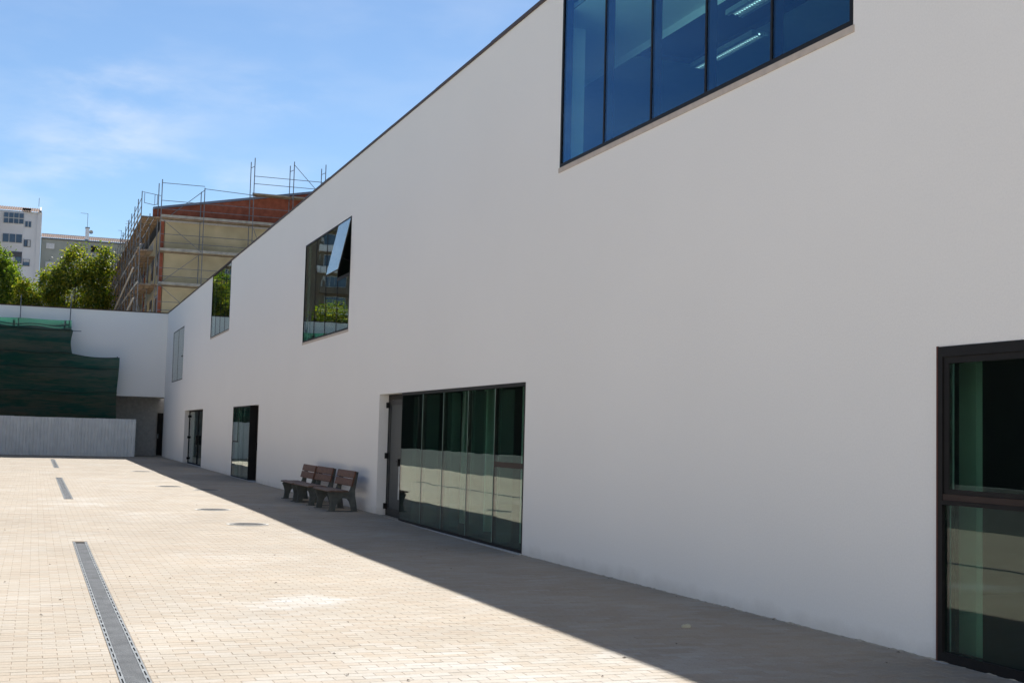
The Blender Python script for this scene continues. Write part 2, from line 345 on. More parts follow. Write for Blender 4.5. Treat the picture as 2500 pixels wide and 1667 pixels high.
# ------------------------------------------------------------------ ground and paving
gm = MB().quad((-900, -400, -.12), (900, -400, -.12), (900, 1400, -.12), (-900, 1400, -.12))
tag(gm.build('ground', EARTH), kind='structure')

YS = [-30, -10, 0, 5, 8, 12, 17, 21, 25, 34, 44, 54, 62, 71, 76]
pv = MB()
for a, b_ in zip(YS[:-1], YS[1:]):
    pv.quad((-45.0, a, hg(a)-.012), (.30, a, hg(a)-.012), (.30, b_, hg(b_)-.012), (-45.0, b_, hg(b_)-.012))
paving = tag(pv.build('paving', PAVBRICK), kind='structure')

PX, PY = .197, .104
DRAINS = [(-5.855, 2.0, 19.36), (-5.755, 30.0, 42.2), (-5.685, 51.2, 62.9)]
DW = .19
HOLES = [(-2.92, 22.55), (-3.02, 26.38), (-2.1, 34.87), (-2.89, 36.72), (-2.73, 48.64)]
HR = .36
def xl(y): return -6.436 - .030*y - 1.2
def rows():
    full, cut = [], []
    r = 0; y = 5.2
    while y < 71.2:
        off = (r % 2)*PX/2
        k = 0
        while True:
            x1 = -.004 - k*PX + off; x0 = x1 - PX; k += 1
            if x1 < xl(y): break
            a, b = x0, min(x1, -.006); isfull = b == x1
            yc = y + PY/2
            segs = [(a, b)]
            for (dx, d0, d1) in DRAINS:
                if d0-PY < yc < d1+PY:
                    L_, R_ = dx - .004, dx + DW + .004; ns = []
                    for (p, q) in segs:
                        if q <= L_ or p >= R_: ns.append((p, q))
                        else:
                            isfull = False
                            if p < L_: ns.append((p, L_))
                            if q > R_: ns.append((R_, q))
                    segs = ns
            for (hx, hy) in HOLES:
                segs = [(p, q) for p, q in segs if math.hypot((p+q)/2-hx, yc-hy) > HR-.05]
            for (p, q) in segs:
                if q-p < .025: continue
                (full if isfull else cut).append((p, q, y, y+PY))
        y += PY; r += 1
    return full, cut
full, cut = rows()
# the 300 largest whole pavers in the frame become parts of their own
def project(P):
    d = Vector(P)-CAM; z = d.dot(fwd); return 1250+FPX*d.dot(rt)/z, 833.5-FPX*d.dot(up)/z, z
cand = []
for i, (x0, x1, y0, y1) in enumerate(full):
    if y0 > 12: break
    X, Y, Z = project(((x0+x1)/2, (y0+y1)/2, hg(y0)))
    if 20 < X < 2480 and Y < 1655: cand.append((Z, i))
cand.sort(); own = {i for _, i in cand[:300]}
G = .0020; BV = .003
def paver_geo(x0, x1, y0, y1, z, tilt):
    a, b, c, d = x0+G*.75, x1-G*.75, y0+G*1.5, y1-G*1.5
    t = [z+tilt[0], z+tilt[1], z+tilt[2], z+tilt[3]]
    return [(a, c, t[0]-.014), (b, c, t[1]-.014), (b, d, t[2]-.014), (a, d, t[3]-.014),
            (a, c, t[0]-.002), (b, c, t[1]-.002), (b, d, t[2]-.002), (a, d, t[3]-.002),
            (a+BV, c+BV, t[0]), (b-BV, c+BV, t[1]), (b-BV, d-BV, t[2]), (a+BV, d-BV, t[3])]
PF = [(8,9,10,11)] + [(4+i, 4+(i+1)%4, 8+(i+1)%4, 8+i) for i in range(4)] + [(i, (i+1)%4, 4+(i+1)%4, 4+i) for i in range(4)]
V, F = [], []
for i, (x0, x1, y0, y1) in enumerate(full + cut):
    if i in own: continue
    j = random.gauss(0, .0005); jx = random.gauss(0, .0007); z = hg((y0+y1)/2)+max(-.0008, min(.0012, random.gauss(0, .0005)))
    tl = [random.gauss(0, .00025) for _ in range(4)]
    n = len(V); V += paver_geo(x0+jx, min(x1+jx, -.004), y0+j, y1+j, z, tl)
    F += [tuple(n+q for q in f) for f in PF]
me = bpy.data.meshes.new('paver_field'); me.from_pydata(V, [], F); me.materials.append(PAVER); me.update()
tag(link('paver_field', me, paving), kind='stuff')
pm = bpy.data.meshes.new('paver'); pm.from_pydata(paver_geo(-PX/2, PX/2, -PY/2, PY/2, 0, (0,0,0,0)), [], PF); pm.materials.append(PAVER); pm.update()
for i in sorted(own):
    x0, x1, y0, y1 = full[i]; yc = (y0+y1)/2
    o = link('paver', pm, paving); o.location = ((x0+x1)/2+random.gauss(0, .0008), yc+random.gauss(0, .0005), hg(yc)+max(-.0006, min(.0012, random.gauss(0, .0005))))
    o.rotation_euler = (random.gauss(0, .003), random.gauss(0, .002), random.gauss(0, .002))
js = MB()
cuts = sorted({5.2, 71.2} | {y for y in YS if 5.2 < y < 71.2} | {d for D0 in DRAINS for d in D0[1:] if 5.2 < d < 71.2})
for a, b_ in zip(cuts[:-1], cuts[1:]):
    hole = [D0 for D0 in DRAINS if D0[1] < (a+b_)/2 < D0[2]]
    spans = [(None, hole[0][0]), (hole[0][0]+DW, -.003)] if hole else [(None, -.003)]
    for l_, r_ in spans:
        la, lb = (xl(a)-.1, xl(b_)-.1) if l_ is None else (l_, l_)
        js.quad((la, a, hg(a)-.0024), (r_, a, hg(a)-.0024), (r_, b_, hg(b_)-.0024), (lb, b_, hg(b_)-.0024))
js.build('joint_sand', SAND, paving)

# uneven mortar and dirt along the foot of the wall
mo = MB(); y = 4.5; pr = None
while y < 66:
    st = .05 if y < 20 else .2
    w = .010+abs(random.gauss(0, .007)); h = .003+abs(random.gauss(0, .0032))
    cur = [(-w, y, hg(y)-.006), (-w*.5, y, hg(y)+h), (.004, y, hg(y)+h*1.6)]
    if pr: mo.quad(pr[0], cur[0], cur[1], pr[1]); mo.quad(pr[1], cur[1], cur[2], pr[2])
    pr = cur; y += st
tag(mo.build('mortar_edge', simple('mortar_dirt', (.40, .35, .28), .95, var=.3, scale=15), paving))

# ------------------------------------------------------------------ slot drains
def drain(dx, y0, y1, label):
    root = empty('drain_channel', (dx, y0, 0)); tag(root, label, 'drain', 'slot drains in line along the courtyard')
    Lh = y1-y0
    # trench
    tr = MB(); n = max(4, int(Lh))
    for i in range(n):
        a, b = Lh*i/n, Lh*(i+1)/n; za, zb = hg(y0+a)-.0085, hg(y0+b)-.0085
        tr.quad((.03, a, za), (DW-.03, a, za), (DW-.03, b, zb), (.03, b, zb))
    tr.build('trench', DARK, root)
    # slotted edge rails
    for side, nm in ((0, 'edge_rail'), (1, 'edge_rail')):
        xa = 0 if side == 0 else DW-.032; xb = xa+.032
        e = MB(); y = 0
        def seg(p, q, xa_, xb_):
            za, zb = hg(y0+p)+.002, hg(y0+q)+.002
            e.quad((xa_, p, za), (xb_, p, za), (xb_, q, zb), (xa_, q, zb)); e.quad((xb_, p, za-.02), (xb_, p, za), (xb_, q, zb), (xb_, q, zb-.02)) ; e.quad((xa_, q, zb-.02), (xa_, q, zb), (xa_, p, za), (xa_, p, za-.02))
        while y < Lh-.01:
            q = min(y+.16, Lh); seg(y, q, xa, xa+.011); seg(y, q, xb-.011, xb)
            seg(q, min(q+.09, Lh), xa, xb); y = q+.09
        e.build(nm, RAIL, root)
        b = MB()
        for i in range(n):
            p, q = Lh*i/n, Lh*(i+1)/n; b.quad((xa, p, hg(y0+p)-.0085), (xb, p, hg(y0+p)-.0085), (xb, q, hg(y0+q)-.0085), (xa, q, hg(y0+q)-.0085))
        b.build('slot_bed', DARK, root)
    # one-metre gratings
    g = MB()
    for i in range(25):
        y = .0115+i*.04; g.box(.034, DW-.034, y, y+.020, -.008, .0)
    for x in (.062, .095, .128): g.box(x-.003, x+.003, .004, .992, -.009, -.003)
    for x in (.075, .115): g.box(x-.006, x+.006, .49, .51, -.002, .0005)
    gmesh = g.mesh('grate', GRATE)
    y = 0
    while y < Lh-.5:
        o = link('grate', gmesh, root); o.location = (0, y, hg(y0+y)+.001); o.rotation_euler = (math.atan(hg(y0+y+1)-hg(y0+y)), 0, 0); y += 1.0
    return root
drain(*DRAINS[0], 'long steel grated slot drain in the near paving, running out of the picture bottom')
drain(*DRAINS[1], 'middle slot drain farther up the sunlit paving, with a whitish patch at its near end')
drain(*DRAINS[2], 'shortest looking slot drain, the one in front of the corrugated fence')

# ------------------------------------------------------------------ manholes
def manhole(x, y, label):
    z = hg(y)
    root = empty('manhole', (x, y, z)); tag(root, label, 'manhole', 'round manhole covers in the paving')
    r = MB(); r.disc((0, 0, .005), .315, .36); k = 40
    for i in range(k):
        t, u = 2*math.pi*i/k, 2*math.pi*(i+1)/k
        r.quad((.36*math.cos(t), .36*math.sin(t), -.03), (.36*math.cos(u), .36*math.sin(u), -.03), (.36*math.cos(u), .36*math.sin(u), .005), (.36*math.cos(t), .36*math.sin(t), .005))
    r.build('surround', CONC, root)
    c = MB(); c.disc((0, 0, .003), 0.0, .315)
    for a in range(-6, 7):
        for b in range(-6, 7):
            px, py = a*.038+(b % 2)*.019, b*.038
            if math.hypot(px, py) < .265: c.box(px-.011, px+.011, py-.011, py+.011, .003, .008)
    c.disc((0, 0, .008), .275, .30)
    c.build('lid', IRON, root)
manhole(*HOLES[0], 'nearest round iron manhole cover, with a pale ring, in the sunlit paving')
manhole(*HOLES[1], 'second nearest round manhole cover, in sunlight behind the nearest one')
manhole(*HOLES[2], 'manhole cover lying across the edge of the wall shadow')
manhole(*HOLES[3], 'manhole cover in sun just left of the one on the shadow edge')
manhole(*HOLES[4], 'farthest manhole cover, a thin dark line in front of the far corner')

# ------------------------------------------------------------------ the white building
bld = empty('white_building', (0, 0, 0))
tag(bld, 'long white plastered building with dark flush windows, shading the courtyard on the right', 'building')
ZT = 7.70
OPEN = dict(blue=(9.24, 15.88, 5.20, 7.62), w3=(28.18, 33.42, 3.89, 6.44), w2=(47.40, 52.70, 5.22, ZT), w1=(62.75, 67.70, 3.90, 6.44),
            door=(16.96, 25.17, -.06, 2.37), d2=(40.03, 45.44, -.02, 2.385), d1=(54.10, 60.94, -.0, 2.41), right=(3.2, 8.11, -.02, 2.365))
WT = .14
y0w, y1w = -8, 71.4
yc_ = sorted({y0w, y1w} | {o[0] for o in OPEN.values()} | {o[1] for o in OPEN.values()}); zc_ = sorted({-.3, ZT} | {o[2] for o in OPEN.values()} | {o[3] for o in OPEN.values()})
wall = MB()
for a, b in zip(yc_[:-1], yc_[1:]):
    run = None
    for c, d in zip(zc_[:-1], zc_[1:]):
        ym, zm = (a+b)/2, (c+d)/2
        solid = not any(o[0] < ym < o[1] and o[2] < zm < o[3] for o in OPEN.values())
        if solid: run = (run[0], d) if run else (c, d)
        if (not solid or d == zc_[-1]) and run:
            c2, d2 = run
            wall.quad((0, a, c2), (0, a, d2), (0, b, d2), (0, b, c2)); wall.quad((WT, a, c2), (WT, b, c2), (WT, b, d2), (WT, a, d2)); run = None
for nm_, (a, b, c, d) in OPEN.items():
    RD = .30 if nm_ in ('door', 'd1', 'd2') else WT
    wall.quad((0, a, c), (RD, a, c), (RD, a, d), (0, a, d)); wall.quad((0, b, c), (0, b, d), (RD, b, d), (RD, b, c))
    wall.quad((0, a, c), (0, b, c), (RD, b, c), (RD, a, c))
    if d < ZT: wall.quad((0, a, d), (RD, a, d), (RD, b, d), (0, b, d))
wall.quad((0, y0w, ZT), (WT, y0w, ZT), (WT, y1w, ZT), (0, y1w, ZT)); wall.quad((0, y0w, -.3), (0, y0w, ZT), (WT, y0w, ZT), (WT, y0w, -.3))
wall.build('wall', WHITE, bld)
# end wall: overhanging upper storey, recessed ground floor
ew = MB()
ew.box(-40.0, WT, 71.4, 71.8, 3.22, ZT); ew.quad((-40, 71.8, 3.22), (WT, 71.8, 3.22), (WT, 76.5, 3.22), (-40, 76.5, 3.22))
ew.build('end_wall', WHITE, bld)
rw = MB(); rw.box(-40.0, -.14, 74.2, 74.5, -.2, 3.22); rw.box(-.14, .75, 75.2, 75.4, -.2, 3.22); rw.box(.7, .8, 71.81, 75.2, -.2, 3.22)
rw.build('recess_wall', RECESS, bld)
dd = MB(); dd.box(.02, .69, 75.10, 75.16, 0.06, 2.42); o = dd.build('door', FRAME, bld); MB().box(.06, .08, 75.03, 75.10, 1.0, 1.25).build('handle', GALV, o)
# flat roof and unseen sides
MB().box(WT-.06, 14, y0w+.01, 71.39, 7.632, 7.69).build('roof', GREYWALL, bld); MB().box(WT+.002, 14, y0w, 71.4, 7.40, 7.46).build('ceiling_slab', GREYWALL, bld)
sd = MB(); sd.box(WT, 14, y0w-.2, y0w, -.2, 7.46); sd.box(13.8, 14, y0w, 71.4, -.2, 7.39); sd.box(WT+.01, 14, 71.41, 71.6, -.2, 7.46); sd.build('outer_wall', WHITE, bld)
y = y0w
while y < 71.37:
    q = min(y+2.98, 71.376); dz = random.gauss(0, .004); dx = random.gauss(0, .003)
    MB().box(-.022+dx, WT+.02, y, q-.006, ZT+.001, ZT+.055+dz).build('coping', COPING, bld); y = q
x = WT+.02
while x > -40:
    q = max(x-2.98, -40); MB().box(q+.006, x, 71.378+random.gauss(0, .003), 71.82, ZT+.001, ZT+.055+random.gauss(0, .006)).build('coping', COPING, bld); x = q

def bar(mb, x0, x1, y0, y1, z0, z1): mb.box(x0, x1, y0, y1, z0, z1)
def room(y0, y1, z0, z1, depth, mats=(ROOM, ROOMFLOOR, ROOM)):
    r = MB(); xa, xb = WT+.004, depth
    r.quad((xb, y0, z0), (xb, y0, z1), (xb, y1, z1), (xb, y1, z0)); r.quad((xa, y0, z0), (xa, y0, z1), (xb, y0, z1), (xb, y0, z0)); r.quad((xa, y1, z0), (xb, y1, z0), (xb, y1, z1), (xa, y1, z1))
    r.build('room_wall', mats[0], bld)
    MB().quad((xa, y0, z0), (xb, y0, z0), (xb, y1, z0), (xa, y1, z0)).build('room_floor', mats[1], bld)
    MB().quad((xa, y0, z1), (xa, y1, z1), (xb, y1, z1), (xb, y0, z1)).build('room_ceiling', mats[2], bld)

def window(key, splits, gl, fw=.045, mull=.03, x=-.004, frame_mat=FRAME, mdepth=.07, zb=None, transoms=(), skip=()):
    """flush glazing: frame, mullions and one pane per field"""
    a, b, c, d = OPEN[key]
    if zb is not None: c = zb
    e = .003
    f = MB(); f.box(x, x+.08, a+e, b-e, c+e, c+fw); f.box(x, x+.08, a+e, b-e, d-fw, d-e); f.box(x, x+.08, a+e, a+fw, c+fw, d-fw); f.box(x, x+.08, b-fw, b-e, c+fw, d-fw)
    win = f.build('window', frame_mat, bld)
    ys = [a+fw] + list(splits) + [b-fw]
    for s in splits: MB().box(x+.004, x+.004+mdepth, s-mull/2, s+mull/2, c+fw, d-fw).build('mullion', frame_mat, win)
    for i, (p, q) in enumerate(zip(ys[:-1], ys[1:])):
        if i in skip: continue
        pp = p + (mull/2 if i else 0); qq = q - (mull/2 if i < len(ys)-2 else 0)
        zs = [c+fw] + [t for j, t in transoms if j == i] + [d-fw]
        for za, zb_ in zip(zs[:-1], zs[1:]):
            a1 = za + (.03 if za != c+fw else 0); b1 = zb_ - (.03 if zb_ != d-fw else 0)
            MB().box(x+.010+random.uniform(0, .002), x+.022, pp, qq, a1, b1).build('pane', gl, win)
        for j, t in transoms:
            if j == i: MB().box(x+.002, x+.07, pp, qq, t-.03, t+.03).build('transom', frame_mat, win)
    return win

# big blue window and its room
wb = window('blue', [10.57, 11.87, 13.16, 14.47], BLUEGLASS, fw=.05, mull=.035, mdepth=.125); wb['label'] = 'blue tinted five-pane window cut by the top of the picture'
MB().box(-.012, .10, 9.22, 15.90, 5.135, 5.198).build('sill', SILL, bld)
ln = MB(); ln.box(.078, .139, 15.84, 15.877, 5.26, 7.6); ln.box(.078, .139, 9.243, 9.28, 5.26, 7.6); ln.box(.078, .139, 9.243, 15.877, 5.203, 5.25); ln.build('lining', FRAME, wb)
cw = MB(); cw.box(.43, .62, 16.55, 16.75, 4.41, 7.38); cw.box(WT+.005, 1.65, 19.0, 19.15, 4.6, 7.38)
cw.build('room_wall', CEIL, bld)
c1 = MB(); c1.quad((WT+.005, 7, 7.385), (1.65, 7, 7.385), (1.65, 19, 7.385), (WT+.005, 19, 7.385)); c1.quad((1.65, 7, 7.385), (1.65, 19, 7.385), (1.65, 19, 7.27), (1.65, 7, 7.27)); c1.build('room_ceiling', CEIL, bld)
c2 = MB()
c2.quad((1.651, 17.1, 7.27), (2.62, 17.1, 7.27), (2.62, 27, 7.27), (1.651, 27, 7.27)); c2.quad((2.62, 7, 7.27), (7, 7, 7.27), (7, 27, 7.27), (2.62, 27, 7.27)); c2.build('room_ceiling', CEIL2, bld)
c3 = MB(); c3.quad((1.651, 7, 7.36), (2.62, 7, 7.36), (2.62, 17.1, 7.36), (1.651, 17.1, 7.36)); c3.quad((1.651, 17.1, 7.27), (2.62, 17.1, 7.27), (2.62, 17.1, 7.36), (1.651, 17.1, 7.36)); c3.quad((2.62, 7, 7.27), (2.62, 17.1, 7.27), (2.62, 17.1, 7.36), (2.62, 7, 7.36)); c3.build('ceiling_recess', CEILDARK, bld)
rr = MB(); rr.quad((7, 7, 4.4), (7, 7, 7.4), (7, 27, 7.4), (7, 27, 4.4)); rr.quad((WT, 7, 4.4), (WT, 7, 7.4), (7, 7, 7.4), (7, 7, 4.4)); rr.quad((WT, 27, 4.4), (7, 27, 4.4), (7, 27, 7.4), (WT, 27, 7.4)); rr.build('room_wall', CEIL2, bld)
MB().quad((WT, 7, 4.4), (7, 7, 4.4), (7, 27, 4.4), (WT, 27, 4.4)).build('room_floor', SILL, bld)
LAMP, n_, l_, b_ = mat('lit_tube'); b_.inputs['Base Color'].default_value = (.9, .9, .9, 1); b_.inputs['Emission Color'].default_value = (.85, 1, .95, 1); b_.inputs['Emission Strength'].default_value = 1.1
def ceiling_light(x, y0, y1, label):
    z = 7.262
    root = empty('ceiling_light', (x, y0, z)); tag(root, label, 'ceiling light', 'louvred strip lights behind the blue window')
    h = MB(); Lh = y1-y0; h.box(-.13, -.07, 0, Lh, -.07, -.002); h.box(.07, .13, 0, Lh, -.07, -.002); h.box(-.07, .07, 0, Lh, -.02, -.002); h.build('housing', CEIL2, root)
    t = MB(); t.tube((0, .03, -.045), (0, Lh-.03, -.045), .016); t.build('tube', LAMP, root)
    lv = MB(); y = .03
    while y < Lh-.03: lv.box(-.068, .068, y, y+.012, -.072, -.02); y += .062
    lv.build('louvre', LOUVRE, root)
ceiling_light(2.68, 15.25, 17.05, 'bright dotted strip light behind the fourth pane of the blue window')
ceiling_light(3.50, 20.4, 22.0, 'low strip light just above the sill in the second pane of the blue window')
ceiling_light(1.95, 12.6, 14.7, 'strip light at the very top of the blue window, cut by the picture edge')

# window with the open sash
S3 = [29.48, 30.76, 32.04]
w3 = window('w3', S3, GLASS, fw=.04, mull=.022, mdepth=.06, skip=(0,)); w3['label'] = 'four-pane upper window with its nearest sash pushed open'
MB().box(.006, .018, 28.22, 29.469, 3.93, 5.10).build('pane', GLASS, w3)
MB().box(-.002, .07, 28.22, 29.469, 5.10, 5.17).build('transom', FRAME, w3)
sa = MB(); P0 = (28.23, 29.46); zt, zb_, ox = 6.39, 5.22, -.255
def sash_box(mb, ya, yb, t0, t1, th0, th1):
    d = Vector((ox, 0, zb_-zt)); nrm = Vector((d.z, 0, -d.x)).normalized()
    pts = []
    for th in (th0, th1):
        for (yy, t) in ((ya, t0), (yb, t0), (yb, t1), (ya, t1)):
            p = Vector((-.008, yy, zt)) + d*t + nrm*th; pts.append(tuple(p))
    n = len(mb.v); mb.v += pts
    for q in ((0,1,2,3),(7,6,5,4),(0,4,5,1),(1,5,6,2),(2,6,7,3),(3,7,4,0)): mb.f.append(tuple(n+i for i in q))
fr = MB(); sash_box(fr, P0[0], P0[1], 0, .03, -.03, .0); sash_box(fr, P0[0], P0[1], .97, 1, -.03, .0); sash_box(fr, P0[0], P0[0]+.035, .03, .97, -.03, .0); sash_box(fr, P0[1]-.035, P0[1], .03, .97, -.03, 0)
sash = fr.build('sash', FRAME, w3); pg = MB(); sash_box(pg, P0[0]+.002, P0[1]-.002, .002, .998, .001, .009); pg.build('pane', PALEGLASS, w3)
MB().tube((0.03, 28.25, 5.4), (-.2, 28.25, 5.5), .008).build('stay', FRAME, w3)
MB().box(-.010, .10, 28.16, 33.44, 3.832, 3.888).build('sill', SILL, bld)
room(27.6, 34.2, 3.6, 6.9, 5)
# window cutting the roof line, and the grey one beside the corner
w2 = window('w2', [48.72, 50.05, 51.38], GLASS, fw=.03, mull=.018); w2['label'] = 'tall upper window that runs up into the roof edge'
MB().box(-.010, .10, 47.38, 52.72, 5.163, 5.218).build('sill', SILL, bld); room(46.9, 53.2, 4.9, 7.38, 5)
w1 = window('w1', [65.2], PALEGLASS, fw=.04, mull=.016, frame_mat=BROWNF); w1['label'] = 'grey upper window nearest the far corner'
MB().box(-.03, .0, 63.0, 63.35, 5.0, 5.05).build('handle', FRAME, w1); room(62, 68.3, 3.5, 6.9, 4)

# glazed entrance: five flush panes and a recessed grey door
D = OPEN['door']; ys = [16.96, 18.22, 19.50, 20.82, 22.06, 23.46]
f = MB(); f.box(-.006, .10, 16.963, 23.46, -.057, .03); f.box(-.006, .10, 16.963, 23.46, 2.315, 2.366); f.box(-.006, .08, 16.963, 16.995, .03, 2.315); f.box(0, .22, 23.43, 23.46, .03, 2.315)
ent = f.build('entrance', FRAME, bld); ent['label'] = 'five-pane glazed entrance with a recessed grey door at its left end'
for i, (p, q) in enumerate(zip(ys[:-1], ys[1:])):
    if i: MB().box(.012, .06, p-.010, p+.010, .03, 2.315).build('mullion', BROWNF, ent)
    jj = random.uniform(0, .004)
    if i == 0:
        MB().box(-.002, .06, 17.0, 18.205, 1.15, 1.225).build('transom', BROWNF, ent)
        MB().box(.0+jj, .012+jj, p+.035, q-.004, .032, 1.148).build('pane', GLASS, ent); MB().box(.0, .012, p+.035, q-.004, 1.227, 2.313).build('pane', GLASS, ent)
    else: MB().box(.0-jj, .012-jj, p+.018, q-.018, .032, 2.313).build('pane', GLASS, ent)
    MB().box(-.003, .013, p+.003 if i else p+.033, p+.017 if i else p+.035, .034, 2.31).build('glass_edge', GEDGE, ent)
    if i: MB().box(-.001, .0115, p-.016, p+.002, .033, 2.312).build('joint', BROWNF, ent)
for i in range(1, 6): # glass fins seen edge-on behind the joints
    MB().box(.07, .30, ys[i]-.006-(.02 if i == 5 else 0), ys[i]+.006-(.02 if i == 5 else 0), .035, 2.31).build('glass_fin', PALEGLASS, ent)
lf = MB(); lf.box(.19, .24, 23.47, 25.165, 2.27, 2.366); lf.box(.19, .24, 25.10, 25.165, -.02, 2.27); lf.box(.19, .24, 23.47, 24.06, -.02, 2.27)
lf.build('door_frame', FRAME, ent)
dl = MB(); dl.box(.195, .235, 24.065, 25.095, -.03, .14); dl.box(.195, .235, 24.065, 25.095, 2.16, 2.265); dl.box(.195, .235, 24.065, 24.16, .14, 2.16); dl.box(.195, .235, 25.0, 25.095, .14, 2.16)
leaf = dl.build('door', GREYLEAF, ent)
MB().box(.208, .222, 24.16, 25.0, .14, 2.16).build('door_panel', simple('frosted_panel', (.075, .082, .082), .5, var=.05, spec=.25), ent)
for zh in (.17, 1.16, 2.16): MB().box(.13, .195, 25.07, 25.13, zh-.055, zh+.055).build('hinge', FRAME, ent)
hd = MB(); hd.box(.12, .195, 24.08, 24.12, .98, 1.12); hd.tube((.135, 24.1, 1.07), (.135, 24.26, 1.07), .012); hd.build('handle', FRAME, ent)
MB().tube((.12, 23.95, .35), (.12, 23.95, .98), .018).build('pull_bar', GALV, ent)
MB().box(-.045, .0, 16.96, 25.17, hg(20)-.03, hg(20)+.012).build('threshold', THRESH, bld)
MB().box(0, .36, 16.97, 25.16, -.10, -.058).build('threshold', THRESH, bld)
room(12, 30, -.06, 3.15, 8)
for xx, yy, w_ in ((.75, 18.9, .16), (.95, 21.3, .14), (1.5, 20.6, .3), (1.2, 23.3, .2), (2.6, 26.0, .3)): MB().box(xx, xx+w_, yy, yy+w_, -.05, 3.14).build('column', COLUMN, bld)
MB().box(1.49, 1.52, 20.0, 20.55, 1.75, 1.95).build('notice_board', FRAME, bld)
MB().box(4.5, 6.5, 21, 22.2, -.05, .75).build('reception_desk', SILL, bld)

# glazed opening with a dark recessed door
f = MB(); f.box(-.006, .09, 41.72, 45.437, -.017, .045); f.box(-.006, .09, 41.72, 45.437, 2.34, 2.382); f.box(-.006, .09, 45.40, 45.437, .045, 2.34); f.box(-.006, .30, 41.69, 41.72, -.01, 2.382)
d2 = f.build('entrance', FRAME, bld); d2['label'] = 'narrow glazed entrance whose near third is a dark recessed door'
for p, q in ((41.72, 42.94), (42.96, 44.10), (44.12, 45.40)): MB().box(0.002+random.uniform(0,.004), .018, p+.004, q-.004, .047, 2.338).build('pane', GLASS, d2)
for p in (42.95, 44.11): MB().box(.02, .07, p-.012, p+.012, .045, 2.34).build('mullion', FRAME, d2)
s_ = MB(); s_.box(-.012, -.002, 44.15, 44.20, 1.18, 2.02); s_.box(-.012, -.002, 44.20, 45.38, 1.18, 1.22); s_.build('sash', BROWNF, d2)
MB().box(.24, .30, 40.04, 41.68, -.01, 2.382).build('door', BROWNF, d2); MB().box(.18, .24, 41.5, 41.56, .95, 1.2).build('handle', FRAME, d2)
MB().box(-.05, .24, 40.03, 45.44, -.03, .006).build('threshold', THRESH, bld); room(39.4, 46, 0, 3.1, 6)

# far recessed entrance
f = MB(); f.box(.20, .28, 54.11, 60.93, 2.34, 2.405); f.box(.20, .28, 60.86, 60.93, .03, 2.34); f.box(.20, .28, 54.11, 54.18, .03, 2.34); f.box(.20, .28, 57.4, 57.5, .03, 2.34); f.box(.20, .28, 54.11, 60.93, .0, .08)
d1 = f.build('entrance', FRAME, bld); d1['label'] = 'recessed glazed entrance farthest along the white wall'
for p, q in ((54.18, 55.8), (55.84, 57.4), (57.5, 59.2), (59.24, 60.86)): MB().box(.225, .245, p, q, .081, 2.339).build('pane', GLASS, d1)
for zh in (.25, 1.2, 2.15): MB().box(.15, .2, 60.82, 60.88, zh-.05, zh+.05).build('hinge', FRAME, d1)
MB().box(.12, .2, 57.2, 57.3, .9, 1.3).build('handle', FRAME, d1)
MB().box(-.03, .2, 54.1, 60.94, -.02, .022).build('threshold', THRESH, bld); room(53.5, 61.5, 0, 3.1, 6)

# window at the right edge of the picture
A, B, C_, D_ = OPEN['right']
f = MB(); f.box(-.012, .10, A+.003, B-.003, -.017, .085); f.box(-.012, .10, A+.003, B-.003, 2.285, 2.362); f.box(-.012, .10, B-.055, B-.003, .085, 2.285); f.box(-.012, .10, A+.003, A+.06, .085, 2.285)
wr = f.build('window', FRAME, bld); wr['label'] = 'tall dark two-part window at the right edge of the picture'
MB().box(-.014, -.0, B-.003, B+.012, -.01, 2.367).build('edge_strip', simple('rust_brown_strip', (.13, .05, .035), .6), wr)
MB().box(-.020, .08, A+.06, B-.056, 1.175, 1.205).build('transom', FRAME, wr); MB().box(-.008, .08, A+.06, B-.056, 1.206, 1.255).build('transom', BROWNF, wr)
s_ = MB(); s_.box(.0, .07, B-.115, B-.058, 1.257, 2.284); s_.box(.0, .07, A+.06, B-.115, 2.235, 2.284); s_.box(.0, .07, A+.06, B-.115, 1.257, 1.29); s_.build('sash', FRAME, wr)
MB().box(.012, .03, A+.06, B-.117, 1.291, 2.234).build('pane', GLASS, wr); MB().box(.012, .03, A+.06, B-.057, .086, 1.174).build('pane', GLASS, wr)
MB().box(.031, .036, B-.135, B-.12, 1.292, 2.23).build('spacer', GALV, wr); MB().box(.031, .036, B-.10, B-.088, .09, 1.17).build('spacer', GALV, wr)
MB().box(-.05, .0, A, B+.01, -.03, .012).build('threshold', THRESH, bld); room(2.6, 11.9, -.02, 3.1, 6)
lr = MB(); lr.box(.101, .139, B-.06, B-.003, -.01, 2.36); lr.build('lining', FRAME, wr)
MB().box(.50, .56, 8.29, 8.50, -.02, 3.09).build('column', COLUMN, bld)

# ------------------------------------------------------------------ rest of the courtyard (mirrored in the panes, or unseen and added for bounce light)
wing = empty('courtyard_wing', (-12.4, 30, 0)); tag(wing, 'white wing across the courtyard over a dark open ground floor', 'building')
def wb_(x0, x1, y0, y1, z0, z1, n, m_): MB().box(x0+12.4, x1+12.4, y0-30, y1-30, z0, z1).build(n, m_, wing)
wb_(-12.9, -12.4, 17, 71.35, 4.3, 7.4, 'wall', WHITE); wb_(-16, -12.9, 17, 71.35, 4.3, 4.5, 'soffit', GREYWALL); wb_(-16.2, -16, 17, 71.35, -.1, 4.3, 'recess_wall', ROOM)
wb_(-16.2, -12.9, 71.0, 71.35, -.1, 4.3, 'recess_wall', ROOM); wb_(-16, -12.9, 16.7, 17, -.1, 7.1, 'wall', WHITE)
wb_(-40, .3, -11.5, -11, -.1, 7.7, 'wall', WHITE)  # unseen wall behind the camera, added to bounce sunlight onto the shaded facade
for yy in range(18, 70, 8): wb_(-12.95, -12.6, yy, yy+.35, -.1, 4.3, 'column', ROOM)
